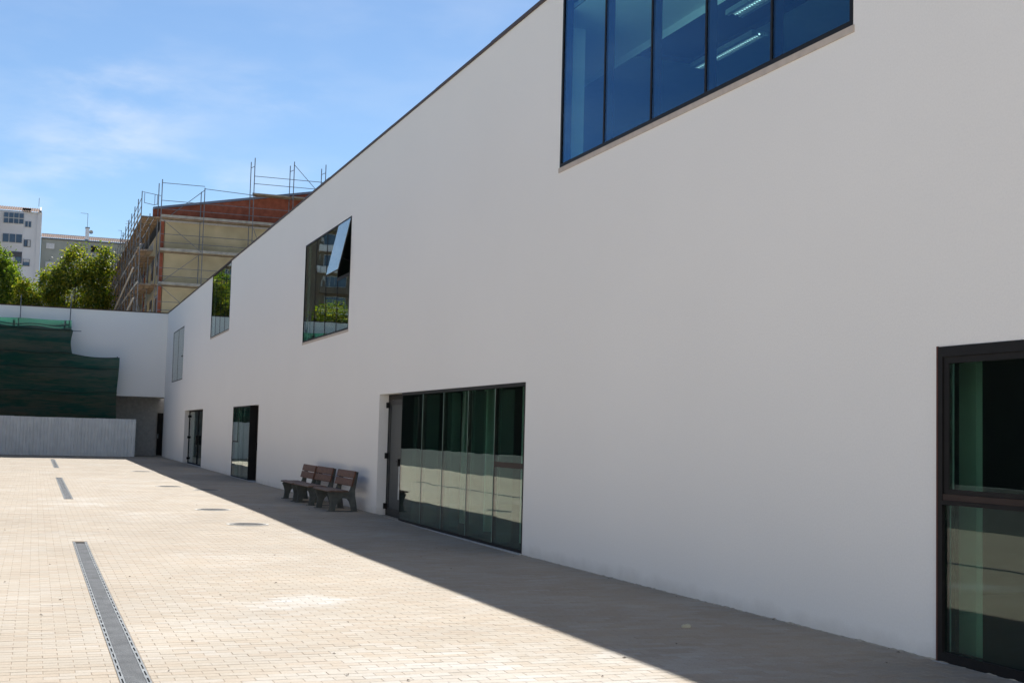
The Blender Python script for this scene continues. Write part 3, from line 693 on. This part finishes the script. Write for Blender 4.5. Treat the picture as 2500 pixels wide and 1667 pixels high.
lw = MB().box(-11.25, -11.02, 14, 69.0, -.1, .86); tag(lw.build('low_wall', simple('grey_block', (.16, .175, .18), .8)), 'low grey wall along the far side of the courtyard', 'wall')

# ------------------------------------------------------------------ corrugated hoarding
fence = empty('site_fence', (-1.5, 70.0, 0)); tag(fence, 'pale grey corrugated metal hoarding standing across the end of the courtyard', 'fence')
def corr(w):
    mb = MB(); prof = []; x = 0
    while x < w-1e-6:
        for dx, dy in ((0, 0), (.034, .055), (.062, .055), (.078, 0)): prof.append((x+dx, dy))
        x += .1667
    prof = [p for p in prof if p[0] <= w] + [(w, 0)]; prof = [(p[0], p[1]-.03) for p in prof]
    for p, q in zip(prof[:-1], prof[1:]): mb.quad((-p[0], p[1], .05), (-p[0], p[1], 2.0), (-q[0], q[1], 2.0), (-q[0], q[1], .05))
    return mb.mesh('panel', SHEET)
cm_ = corr(1.0); x = 0
for i in range(10):
    o = link('panel', cm_, fence); o.location = (x, random.uniform(-.03, .03), random.uniform(-.012, .012)); o.rotation_euler = (0, 0, random.gauss(0, .012)); x -= .985
for i in range(6): MB().box(-i*1.9-.06, -i*1.9, .12, .18, -.05, 1.95).build('post', TUBE, fence)
for z in (.5, 1.6): MB().box(-9.8, 0, .10, .115, z, z+.06).build('rail', TUBE, fence)

# ------------------------------------------------------------------ net-covered scaffold in front of the end wall
sc1 = empty('netted_scaffold', (-2.55, 70.5, 0)); tag(sc1, 'tube scaffold wrapped in dark green netting behind the corrugated fence', 'scaffold')
def T(mb, a, b, r=.024): mb.tube((a[0]+2.55, a[1]-70.5, a[2]), (b[0]+2.55, b[1]-70.5, b[2]), r)
for x, zt_ in ((-2.55, 5.25), (-4.97, 8.25), (-7.40, 8.2), (-9.8, 8.1), (-12.2, 8.1)):
    for yy, dz in ((70.56, 0), (71.1, -.5)):
        mb = MB(); T(mb, (x, yy, 0), (x, yy, zt_+dz)); mb.build('post', TUBE, sc1)
for z, xr in ((6.98, -4.97), (6.48, -4.4), (5.1, -2.5), (4.6, -2.55), (3.9, -2.55), (3.05, -2.55), (2.2, -2.55)):
    mb = MB(); T(mb, (xr, 70.62, z), (-12.4, 70.62, z), .02); mb.build('rail', TUBE, sc1)
for z in (6.0, 2.1):
    for k in range(4):
        x1 = (-4.97 if z > 5.5 else -2.6) - k*2.43
        if x1 < -11: continue
        MB().box(x1-2.35+2.55, x1+2.55, .08, .55, z, z+.05).build('deck', PLANK, sc1)
for a, b in (((-5.0, 70.66, 5.1), (-7.4, 70.66, 7.0)), ((-2.6, 70.66, 2.1), (-4.95, 70.66, 4.0)), ((-5.0, 70.66, 2.1), (-7.4, 70.66, 4.0))):
    mb = MB(); T(mb, a, b, .018); mb.build('brace', TUBE, sc1)
for x in (-5.25, -7.7, -10): MB().box(x+2.55, x+.04+2.55, -.09, -.05, 6.45, 6.97).build('upright', TUBE, sc1)
def net(name, right, top, bot, seed):
    R_ = random.Random(seed); nx, nz_ = 70, 26; mb = MB(); ph = [R_.uniform(0, 6) for _ in range(8)]
    def P(i, j):
        u, v = i/nx, j/nz_
        z = bot(0) + (0)*v; xr = None
        vv = v
        x = None
        # right edge x depends on height
        zr0 = vv
        xa = right(vv); x = xa + (-12.3-xa)*u
        zt_ = top(x); z = bot(x) + (zt_-bot(x))*vv
        yy = 70.40 + .035*math.sin(3.1*x+ph[0]+2*z) + .03*math.sin(6.3*z+ph[1]+.5*math.sin(2*x+ph[2])) + .02*math.sin(9*z+1.7*x+ph[3]) + .05*math.sin(math.pi*((z-2.1)/1.0 % 1))*.6
        return (x+2.55, yy-70.5-.05, z)
    for i in range(nx):
        for j in range(nz_): mb.quad(P(i, j), P(i, j+1), P(i+1, j+1), P(i+1, j))
    n = mb.build(name, NET, sc1, smooth=False)
    bmv = n.data
    for p in bmv.polygons: p.use_smooth = True
    return n
def sagtop(x):
    if x > -4.95:
        t = (x+4.95)/2.4; return 5.30 + (5.17-5.30)*t - .10*math.sin(math.pi*t)
    return 5.30 + .04*math.sin(2.2*x)
net('net', lambda v: -2.48-.04*math.sin(5*v), sagtop, lambda x: 1.95, 3)
net('net', lambda v: -4.84+.05*math.sin(5*v+2.2), lambda x: 6.50+.03*math.sin(1.3*x), lambda x: 5.22+.03*math.sin(2*x), 5)
net('net', lambda v: -4.88-.03*v, lambda x: 6.99+.015*math.sin(2.4*x), lambda x: 6.42, 9)
for z, fn in ((0, sagtop), (1, lambda x: 6.50+.03*math.sin(1.3*x)), (0, lambda x: 4.55+.02*math.sin(2.1*x)), (0, lambda x: 3.3+.05*math.sin(1.6*x))):
    mb = MB(); xs = np.linspace(-2.5 if z == 0 else -4.85, -12.3, 50)
    for p, q in zip(xs[:-1], xs[1:]): T(mb, (p, 70.28, fn(p)), (q, 70.28, fn(q)), .018)
    mb.build('rope', ROPE, sc1)

# ------------------------------------------------------------------ benches
def profile():
    # side frame in (x, z), front towards -x
    return [(-.80,0),(-.68,0),(-.665,.10),(-.625,.20),(-.57,.25),(-.50,.262),(-.43,.245),(-.385,.19),(-.355,.10),(-.335,0),(-.22,0),(-.235,.12),(-.27,.30),(-.275,.42),(-.245,.60),(-.215,.79),(-.275,.80),(-.335,.60),(-.37,.44),(-.40,.385),(-.80,.385),(-.835,.35),(-.80,.27),(-.775,.18),(-.785,.08)]
def slat(mb, c, w, t, ang, y0, y1):
    """slat of width w, thickness t, at c=(x,z), tilted by ang, with softened ends"""
    ca, sa_ = math.cos(ang), math.sin(ang); p = []
    for u, v in ((-w/2+.01,-t/2),(w/2-.01,-t/2),(w/2,-t/2+.008),(w/2,t/2-.008),(w/2-.01,t/2),(-w/2+.01,t/2),(-w/2,t/2-.008),(-w/2,-t/2+.008)): p.append((c[0]+u*ca-v*sa_, c[1]+u*sa_+v*ca))
    mb.prism(p, 'y', y0, y1)
def make_bench():
    r = empty('park_bench', (0, 0, 0)); Lb = 1.56
    for s in (-1, 1):
        y = s*.63; f_ = MB(); f_.prism(profile(), 'y', y-.035, y+.035); f_.build('side_frame', BENCHF, r)
        MB().box(-.84, -.20, y-.05, y+.05, -.012, .0).build('foot_plate', BENCHF, r)
    for i, (x, z, a) in enumerate(((-.785, .405, .10), (-.645, .402, 0), (-.505, .402, -.02))):
        mb = MB(); slat(mb, (x, z), .135, .032, a, -Lb/2, Lb/2); mb.build('seat_slat', SEATW, r)
    for (x, z) in ((-.355, .575), (-.318, .735)):
        mb = MB(); slat(mb, (x, z), .152, .032, math.radians(77), -Lb/2, Lb/2); mb.build('back_slat', WOOD, r)
    return r
bench = make_bench()
for i, (y, dx, lab) in enumerate(((26.58, .02, 'brown slatted bench nearest the glazed entrance, right end of the row of three'), (28.64, .01, 'middle brown slatted bench of the row of three by the wall'), (30.22, -.02, 'far brown slatted bench, left end of the row of three by the wall'))):
    b = bench if i == 0 else copy_tree(bench)
    b.location = (dx, y, hg(y)+.012); b.rotation_euler = (0, 0, (0, .012, -.015)[i]); tag(b, lab, 'bench', 'brown benches in a row against the white wall')

# ------------------------------------------------------------------ block under repair, with its scaffold
rep = empty('brick_block', (.25, 80.95, 0)); tag(rep, 'cream walled block with a raw red brick gable, wrapped in scaffolding', 'building')
def rb(x0, x1, y0, y1, z0, z1, n, m_): return MB().box(x0-.25, x1-.25, y0-80.95, y1-80.95, z0, z1).build(n, m_, rep)
rb(.45, 25, 80.95, 143, 0, 14.15, 'wall', CREAM)
rb(.17, .40, 80.90, 81.30, 0, 14.15, 'corner_pier', REDBRICK)
rb(.12, 25, 80.90, 81.15, 14.15, 14.30, 'band', CONC)
gb = MB(); gp = [(-.3-.25, 14.30), (25-.25, 14.30), (25-.25, 14.9), (12-.25, 17.15), (-.3-.25, 14.85)]
gb.prism(gp, 'y', 0, .25); gb.build('gable', REDBRICK, rep)
ro = MB(); ro.prism([(-.3-.25, 14.855), (12-.25, 17.16), (12-.25, 17.30), (-.3-.25, 14.99)], 'y', -.12, .34); ro.prism([(.42-.25, 14.99), (12-.25, 17.16), (12-.25, 17.29), (.42-.25, 15.12)], 'y', .34, 62); ro.prism([(12-.25, 17.16), (25.4-.25, 14.85), (25.4-.25, 14.99), (12-.25, 17.30)], 'y', -.12, 62); ro.build('roof', BLUEEDGE, rep)
for k in range(14):
    for z in (8.6, 11.3):
        y = 84+k*4.2; w = rb(.40, .448, y, y+1.3, z, z+1.4, 'window', WINDK); rb(.385, .399, y+.08, y+1.22, z+.08, z+1.32, 'pane', WINGL).parent = w
    if k % 3 == 0: rb(.36, .449, 82.6+k*4.2, 82.85+k*4.2, 0, 14.15, 'pilaster', REDBRICK)

scf = empty('scaffold', (0, 80, 0)); tag(scf, 'tall steel frame scaffold with timber decks around the cream and brick block', 'scaffold')
def ST(a, b, n, r=.030, m_=TUBE):
    mb = MB(); mb.tube((a[0], a[1]-80, a[2]), (b[0], b[1]-80, b[2]), r, 5); return mb.build(n, m_, scf)
LV = [8.15, 10.2, 12.25, 14.28]
FX = [.10, 2.63, 5.60, 8.05, 10.05, 12.6]
for i, x in enumerate(FX):
    hi = 18.3 if i >= 2 else 16.45
    if i == 1: hi = 16.15
    ST((x, 80.0, 0), (x, 80.0, hi+.12), 'post'); ST((x-.13, 80.68, 0), (x-.13, 80.68, hi-.02), 'post')
    for z in LV + ([16.15, hi-.35] if i >= 2 else []): ST((x, 80, z-.05), (x-.13, 80.68, z-.05), 'transom', .02)
for i, (a, b) in enumerate(zip(FX[:-1], FX[1:])):
    for z in LV:
        MB().box(a, b-.03, .06, .34, z-.06, z-.01).build('deck', PLANK, scf); MB().box(a, b-.03, .37, .66, z-.06, z-.01).build('deck', PLANK, scf)
        MB().box(a+.02, b-.02, -.045, -.02, z, z+.16).build('toe_board', TOE, scf)
        for dz in (.5, 1.0):
            if z+dz < 16: ST((a, 79.97, z+dz), (b, 79.97, z+dz), 'guard_rail', .02)
    if i < 2: ST((a, 79.97, 16.35-.15*(i == 1)), (b, 79.97, 16.35-.28*i), 'guard_rail', .02)
    if i >= 2:
        MB().box(a+.05, b-.05, .0, .34, 16.12, 16.17).build('deck', PLANK, scf); MB().box(a+.05, b-.05, .37, .68, 16.12, 16.17).build('deck', PLANK, scf)
        MB().box(a+.02, b-.1, .69, .72, 16.20, 16.36).build('toe_board', TOE, scf)
        for dz in (.65, 1.12): ST((a, 79.97, 16.15+dz), (b, 79.97, 16.15+dz), 'guard_rail', .02)
for a, b in (((.12, 79.94, 14.2), (2.55, 79.94, 12.3)), ((2.55, 79.94, 12.2), (.12, 79.94, 10.2)), ((.12, 79.94, 10.2), (2.6, 79.94, 8.2)), ((.65, 79.94, 14.4), (2.6, 79.94, 16.1)), ((8.05, 79.94, 18.2), (10.0, 79.94, 16.2)), ((5.65, 79.94, 14.0), (5.95, 79.94, 13.2))):
    ST(a, b, 'brace', .02)
# return side, running away down the long flank
XO, XI = -1.05, -.32
SY = [80.0+2.99*k for k in range(21)]
for k, y in enumerate(SY):
    if k: ST((XI, y, 0), (XI, y, 14.9), 'post')
    ST((XO, y, 0), (XO, y, 15.75 if k < 12 else 15.3), 'post')
    for z in LV: ST((XO, y, z-.06), (XI, y, z-.06), 'transom', .02)
for k, (a, b) in enumerate(zip(SY[:-1], SY[1:])):
    for z in LV:
        MB().box(XO+.04, XI-.28, a-80, b-80.05, z-.06, z-.01).build('deck', DECKW, scf)
        MB().box(XI-.25, XI+.05, a-80, b-80.05, z-.06, z-.01).build('deck', DECKW if k % 4 else PLANK, scf)
        if (k+int(z)) % 6: MB().box(XI+.08, XI+.42, a-80, b-80.05, z-.06, z-.01).build('deck', DECKW, scf)
        MB().box(XO-.05, XO-.028, a-80+.02, b-80.02, z, z+.15).build('toe_board', TOE if (k*7+int(z)) % 3 else DECKW, scf)
        for dz in (.5, 1.0): ST((XO-.03, a, z+dz), (XO-.03, b, z+dz), 'guard_rail', .02)
    ST((XO-.06, a, LV[k % 2]), (XO-.06, b, LV[k % 2+1]), 'brace', .02)
    if k % 2: ST((XO-.06, a, LV[2]), (XO-.06, b, LV[3]), 'brace', .02)
    for z in LV[:3]:
        if (k+int(z)) % 2: ST((XI, a, z+1.0), (XI, b, z+.95), 'guard_rail', .02)
        ST((XI-.05, a+.3*(k % 3), z), (XO+.05, a+1.6, z+1.95), 'ladder', .03) if k % 3 == 1 else None
        MB().box(XI+.055, XI+.075, a-80+.1, b-80.1, z+.0, z+(.5 if (k*3+int(z)) % 4 == 0 else .16)).build('toe_board', DECKW if k % 2 else TOE, scf)
gt = MB()
for p, q in (((-1.0, 15.7), (.05, 15.55)), ((-.9, 15.05), (-.3, 14.95)), ((-.9, 15.65), (-.9, 15.05)), ((-.3, 15.6), (-.3, 14.95)), ((-.15, 15.55), (-.15, 14.98)), ((-.3, 14.97), (-.12, 15.02))): gt.tube((p[0], -.03, p[1]), (q[0], -.03, q[1]), .018, 5)
gt.build('end_gate', TUBE, scf)
# chute tubes down the side
for (a, b) in (((-1.3, 81, 11.2), (-1.5, 112, 9.0)), ((-1.25, 80.4, 9.3), (-1.35, 92, 8.4))): ST(a, b, 'raking_tube', .06, CONC)

# ------------------------------------------------------------------ apartment houses far behind
apt = empty('apartment_block', (-6.9, 185, 0)); tag(apt, 'white apartment block with a brown tiled roof at the left edge', 'building')
def ab(x0, x1, y0, y1, z0, z1, n, m_, par=None):
    return MB().box(x0+6.9, x1+6.9, y0-185, y1-185, z0, z1).build(n, m_, par or apt)
ab(-60, -6.9, 185, 198, 0, 30.15, 'wall', APTW); ab(-60, -9.12, 184.3, 184.99, 0, 29.95, 'bay_wall', APTW); ab(-7.45, -6.88, 184.86, 184.99, 0, 30.2, 'end_pier', APTW)
def tiles(name, x0, x1, y0, y1, z0, z1, par, ox, oy, pitch=.28, m_=TILE):
    mb = MB(); n = int((x1-x0)/pitch*6)
    xs = np.linspace(x0, x1, n+1); h = [.07*max(-.3, math.sin(2*math.pi*(x-x0)/pitch)) for x in xs]
    for i in range(n):
        mb.quad((xs[i]-ox, y0-oy, z0+h[i]), (xs[i+1]-ox, y0-oy, z0+h[i+1]), (xs[i+1]-ox, y1-oy, z1+h[i+1]), (xs[i]-ox, y1-oy, z1+h[i]))
    return mb.build(name, m_, par)
tiles('roof', -40, -7.2, 184.6, 190.5, 30.15, 31.55, apt, -6.9, 185, .30)
rg = MB(); rg.box(-7.2+6.9, -6.95+6.9, -.5, 6, 30.1, 30.4); rg.prism([(-.5, 30.15), (6, 31.65), (6, 31.85), (-.5, 30.35)], 'x', -7.2+6.9, -6.98+6.9); rg.build('verge', APTW, apt)
dm = MB(); dm.box(-9.4+6.9, -8.3+6.9, 1.0, 3.0, 30.3, 30.78); dm.build('dormer_hole', DARK, apt)
RNG = random.Random(4)
for col in range(6):
    bx = -11.7 - col*6.2
    for fl in range(9):
        z0 = 28.3 - 2.62*fl; kind = (fl + col) % 3
        if z0 < 6: continue
        if kind == 0:
            fr_ = ab(bx, bx+2.6, 184.2, 184.299, z0, z0+1.5, 'window', WINFR)
            for a in range(4):
                for b in range(2): ab(bx+.06+a*.64, bx+.60+a*.64, 184.17, 184.199, z0+.06+b*.75, z0+.68+b*.75, 'pane', WINGL, fr_)
        elif kind == 1:
            fr_ = ab(bx, bx+2.5, 184.2, 184.299, z0+.05, z0+1.25, 'window', WINFR)
            for a in range(3): ab(bx+.05+a*.83, bx+.78+a*.83, 184.17, 184.199, z0+.1, z0+1.2, 'pane', WINGL, fr_)
        else:
            fr_ = ab(bx+.9, bx+2.55, 184.2, 184.299, z0-.05, z0+1.5, 'window', WINDK)
            ab(bx+.95, bx+2.5, 184.16, 184.199, z0+.85, z0+1.45, 'shutter', WINDK, fr_); ab(bx+1.0, bx+1.7, 184.17, 184.199, z0, z0+.8, 'pane', SHUT, fr_); ab(bx+1.75, bx+2.45, 184.17, 184.199, z0, z0+.8, 'pane', WINGL, fr_)
for fl, (za, zb2) in enumerate(((28.02, 28.9), (25.4, 26.35), (22.8, 23.72), (20.3, 21.15), (17.8, 18.7))):
    fr_ = ab(-9.0, -8.15, 184.90, 184.99, za, zb2, 'window', WINDK if fl else WINFR)
    if fl < 2: ab(-8.93, -8.63, 184.87, 184.899, za+.07, zb2-.07, 'pane', WINGL, fr_); ab(-8.52, -8.22, 184.87, 184.899, za+.07, zb2-.07, 'pane', WINGL if fl == 0 else SHUT, fr_)
    else: ab(-8.95, -8.2, 184.87, 184.899, za+.06, za+.52, 'pane', WINGL, fr_); ab(-8.95, -8.2, 184.86, 184.899, za+.54, zb2-.04, 'shutter', SHUT, fr_)

brn = empty('brown_apartment_block', (-40, 176, 0)); tag(brn, 'brownish apartment block off the left edge, seen mirrored in the window with the open sash', 'building')
def bb(x0, x1, y0, y1, z0, z1, n, m_, par=None): return MB().box(x0+40, x1+40, y0-176, y1-176, z0, z1).build(n, m_, par or brn)
BRN = simple('brown_render', (.20, .165, .13), .9, var=.15, scale=.5)
bb(-70, -14.5, 176, 183.9, 0, 34, 'wall', BRN)
for col in range(8):
    for fl in range(8):
        x = -18.5-col*6.5; z = 30.3-2.9*fl
        f_ = bb(x-1.6, x+1.6, 175.9, 175.99, z, z+1.5, 'window', WINFR); bb(x-1.5, x-.05, 175.86, 175.899, z+.08, z+1.42, 'pane', WINGL, f_); bb(x+.05, x+1.5, 175.86, 175.899, z+.08, z+1.42, 'pane', WINGL, f_)
        if col % 2 == 0: bb(x-2.2, x+2.2, 174.9, 175.99, z-1.0, z-.15, 'balcony', APTW if fl % 3 else BRN)
gry = empty('grey_apartment_block', (0, 192, 0)); tag(gry, 'grey-green apartment block with a long tiled roof behind the trees', 'building')
def gb_(x0, x1, y0, y1, z0, z1, n, m_, par=None): return MB().box(x0, x1, y0-192, y1-192, z0, z1).build(n, m_, par or gry)
gb_(-6.85, 14, 192, 203, 0, 27.78, 'wall', APTG)
tiles('roof', -6.85, 14, 191.6, 196.5, 27.78, 28.95, gry, 0, 192, .26, simple('mottled_tile', (.15, .098, .078), .9, var=.4, scale=2.5))
gb_(-6.85, 14, 196.5, 197, 28.6, 29.0, 'ridge', WINDK); gb_(-6.85, 14, 191.7, 191.99, 27.62, 27.76, 'gutter', WINDK)
for x in (-4.05, 3.0): gb_(x, x+.12, 191.93, 191.99, 0, 27.6, 'downpipe', APTG)
ch = gb_(-1.0, -.5, 191.8, 192.6, 27.9, 29.55, 'chimney', APTW); gb_(-1.05, -.45, 191.75, 192.65, 29.55, 29.68, 'cap', WINDK, ch)
for (x0, x1, m_) in ((-6.15, -5.05, SHUT), (-2.22, -1.1, CONC), (-.12, .85, DARK)):
    for fl in range(3):
        z0 = 26.25-2.62*fl; fr_ = gb_(x0-.06, x1+.06, 191.95, 191.99, z0-.06, z0+.84, 'window', WINDK if m_ is DARK else APTG); gb_(x0, x1, 191.90, 191.949, z0, z0+.78, 'shutter' if m_ is not DARK else 'pane', m_, fr_)
def antenna(x, y, z0, h, arms, label, dirn=-1):
    r = empty('antenna', (x, y, z0)); tag(r, label, 'antenna')
    MB().tube((0, 0, 0), (0, 0, h), .03, 5).build('mast', WINDK, r)
    a = MB()
    for (z, L_) in arms: a.tube((0, 0, z), (dirn*L_, 0, z+.02), .028, 5)
    if arms: a.build('arm', WINDK, r)
antenna(-.78, 192.3, 29.6, 2.1, ((2.08, 1.0),), 'thin mast with one cross arm on the chimney of the grey block')
antenna(3.95, 193.5, 28.3, 1.55, ((1.5, .45), (.75, -.4)), 'small roof aerial on the right end of the grey block')
antenna(5.0, 194, 28.4, 3.2, ((2.9, .4), (2.5, .55), (2.2, .3)), 'tall aerial just left of the scaffold top')
antenna(-7.35, 185.2, 31.0, 1.2, (), 'bare thin rod on the roof corner of the white apartment block')
dish = MB()
for i in range(10):
    t, u = 2*math.pi*i/10, 2*math.pi*(i+1)/10
    dish.quad((0, .12, 0), (.28*math.cos(t), 0, .28*math.sin(t)), (.28*math.cos(u), 0, .28*math.sin(u)), (0, .12, 0.001))
d_ = empty('satellite_dish', (-.25, 191.7, 29.0)); tag(d_, 'grey satellite dish beside the chimney of the grey block', 'satellite dish')
dish.build('reflector', GALV, d_); MB().tube((0, .1, 0), (-.25, .5, -.1), .025, 5).build('bracket', WINDK, d_)

# ------------------------------------------------------------------ trees
def tree(name, base, blobs, n_leaf, m_, label, cat='tree', trunk_h=8, size=.18):
    R_ = np.random.default_rng(abs(hash(label)) % 1000 if False else sum(map(ord, label)) % 997)
    root = empty(name, base); tag(root, label, cat, 'trees behind the end wall')
    bx, by, bz = base
    tk = MB(); tk.tube((0, 0, -.1), (.15, 0, trunk_h*.55), .28, 9, .2); tk.tube((.15, 0, trunk_h*.55), (.1, .1, trunk_h), .2, 8, .13); tk.build('trunk', BARK, root, True)
    vol = np.array([b[3]*b[4]*b[5] for b in blobs])**.75; vol /= vol.sum()
    V, F = [], []
    for bi, (cx, cy, cz, rx, ry, rz) in enumerate(blobs):
        c = Vector((cx-bx, cy-by, cz-bz))
        lb = MB(); mid = Vector((.1, .1, trunk_h*.8)).lerp(c, .5)+Vector((0, 0, -.2)); lb.tube((.1, .1, trunk_h*.75), mid, .11, 6, .07); lb.tube(mid, c+Vector((0, 0, rz*.5)), .07, 6, .02); lb.build('limb', BARK, root, True)
        n = int(2.0*n_leaf*vol[bi]); nc = max(8, n//34)
        d = R_.normal(size=(nc, 3)); d /= np.linalg.norm(d, axis=1)[:, None]
        rad = R_.uniform(.35, 1.0, nc)**.5 * R_.choice([1.0, 1.06, .92, 1.14], nc)
        cen = d*rad[:, None]*np.array([rx, ry, rz])
        for k in range(nc):
            cs = R_.uniform(.14, .30)
            pts = cen[k] + R_.normal(size=(34, 3))*cs*np.array([1, 1, .8])
            for p in pts:
                s = size*R_.uniform(.55, 1.25)
                nrm = R_.normal(size=3)*.8 + np.array([0, 0, .55]) + d[k]*.35; nrm /= np.linalg.norm(nrm)
                t = np.cross(nrm, R_.normal(size=3)); t /= np.linalg.norm(t); q = np.cross(nrm, t)
                o = np.array(c)+p; m0 = len(V)
                V += [tuple(o-t*s*.5), tuple(o+q*s*.36+nrm*s*.06), tuple(o+t*s*.55), tuple(o-q*s*.36+nrm*s*.06)]
                F.append((m0, m0+1, m0+2, m0+3))
    me = bpy.data.meshes.new('crown'); me.from_pydata(V, [], F); me.materials.append(m_); me.update()
    link('crown', me, root)
tree('plane_tree', (-4.3, 100, 0), [(-6.0, 100, 11.7, .85, 1.2, 1.35), (-5.1, 99.8, 12.3, .75, 1.0, 1.2), (-4.1, 99.5, 13.25, .95, 1.2, 1.55), (-2.05, 100, 13.6, .62, .9, 1.35), (-2.8, 99.6, 12.6, .85, 1.2, 1.35), (-3.9, 100, 11.0, 2.4, 1.8, 1.9), (-2.6, 100, 10.6, 1.1, 1.6, 1.4), (-3.9, 100, 8.6, 2.4, 1.8, 1.6)], 15000, LEAF, 'broad yellow-green tree with three bulging tops in front of the grey block')
tree('plane_tree', (-9.8, 100, 0), [(-9.7, 100, 12.9, 1.1, 1.4, 1.5), (-9.0, 99.7, 12.0, .95, 1.2, 1.5), (-9.2, 100, 10.8, 1.25, 1.5, 1.5), (-11, 100, 12.3, 1.6, 1.6, 1.9), (-10.4, 100, 9.6, 1.9, 1.6, 1.6)], 11000, LEAF2, 'green tree cut by the left edge in front of the white apartment block')
tree('plane_tree', (-7.4, 98, 0), [(-7.55, 98, 11.15, .52, .7, .6), (-7.3, 98, 10.3, .85, .9, .8), (-7.6, 98, 9.2, 1.1, 1.0, 1.0)], 4200, LEAF, 'small low tree top filling the gap between the two larger trees', trunk_h=7)
tree('plane_tree', (-10.0, 130, 0), [(-10.0, 130, 15.6, 1.3, 1.4, 1.7), (-10.1, 130, 13.6, 1.5, 1.6, 1.8), (-9.9, 130, 11.4, 1.6, 1.6, 1.7)], 6000, LEAF2, 'taller tree directly behind the tree at the left edge, mirrored in the roof-high window', trunk_h=10)
tree('plane_tree', (-14.6, 98, 0), [(-14.6, 98, 9.6, 1.7, 1.6, 1.9), (-14.0, 98, 8.2, 1.6, 1.5, 1.4)], 5200, LEAF, 'round tree beyond the left end of the back wall', trunk_h=6)
tree('plane_tree', (-19.0, 102, 0), [(-19, 102, 9.0, 1.9, 1.8, 1.6), (-20.3, 102, 8.2, 1.4, 1.4, 1.3)], 5200, LEAF2, 'dark tree farthest to the left beyond the back wall', trunk_h=6)

# ------------------------------------------------------------------ small bits on the paving
st = MB(); k = 9; ring = []
for j, (rr_, zz) in enumerate(((.055, 0), (.06, .018), (.035, .035))):
    for i in range(k):
        t = 2*math.pi*i/k; q = rr_*random.uniform(.75, 1.2); st.v.append((q*1.25*math.cos(t), q*.8*math.sin(t), zz*random.uniform(.8, 1.2)))
for j in range(2):
    for i in range(k): st.f.append((j*k+i, j*k+(i+1) % k, (j+1)*k+(i+1) % k, (j+1)*k+i))
st.f.append(tuple(range(2*k, 3*k)))
o = st.build('stone', STONE); o.scale = (.7, .7, .8); o.location = (-1.07, 10.09, hg(10.1)); tag(o, 'pale lump of stone lying on the shaded paving', 'stone')
lt = MB()
for i in range(70):
    y = 8+20*random.random()**1.6; x = -6.8*random.random()
    if i < 18: x = -.03-.05*random.random()
    s = random.uniform(.008, .02); a = random.uniform(0, 6.3); z = hg(y)+.003
    ca, sa_ = math.cos(a)*s, math.sin(a)*s
    lt.quad((x-ca, y-sa_, z), (x+sa_*.6, y-ca*.6, z+.006), (x+ca, y+sa_, z+.003), (x-sa_*.6, y+ca*.6, z+.008))
tag(lt.build('litter', LITTER), 'tiny dry leaves and grit scattered over the paving', kind='stuff')
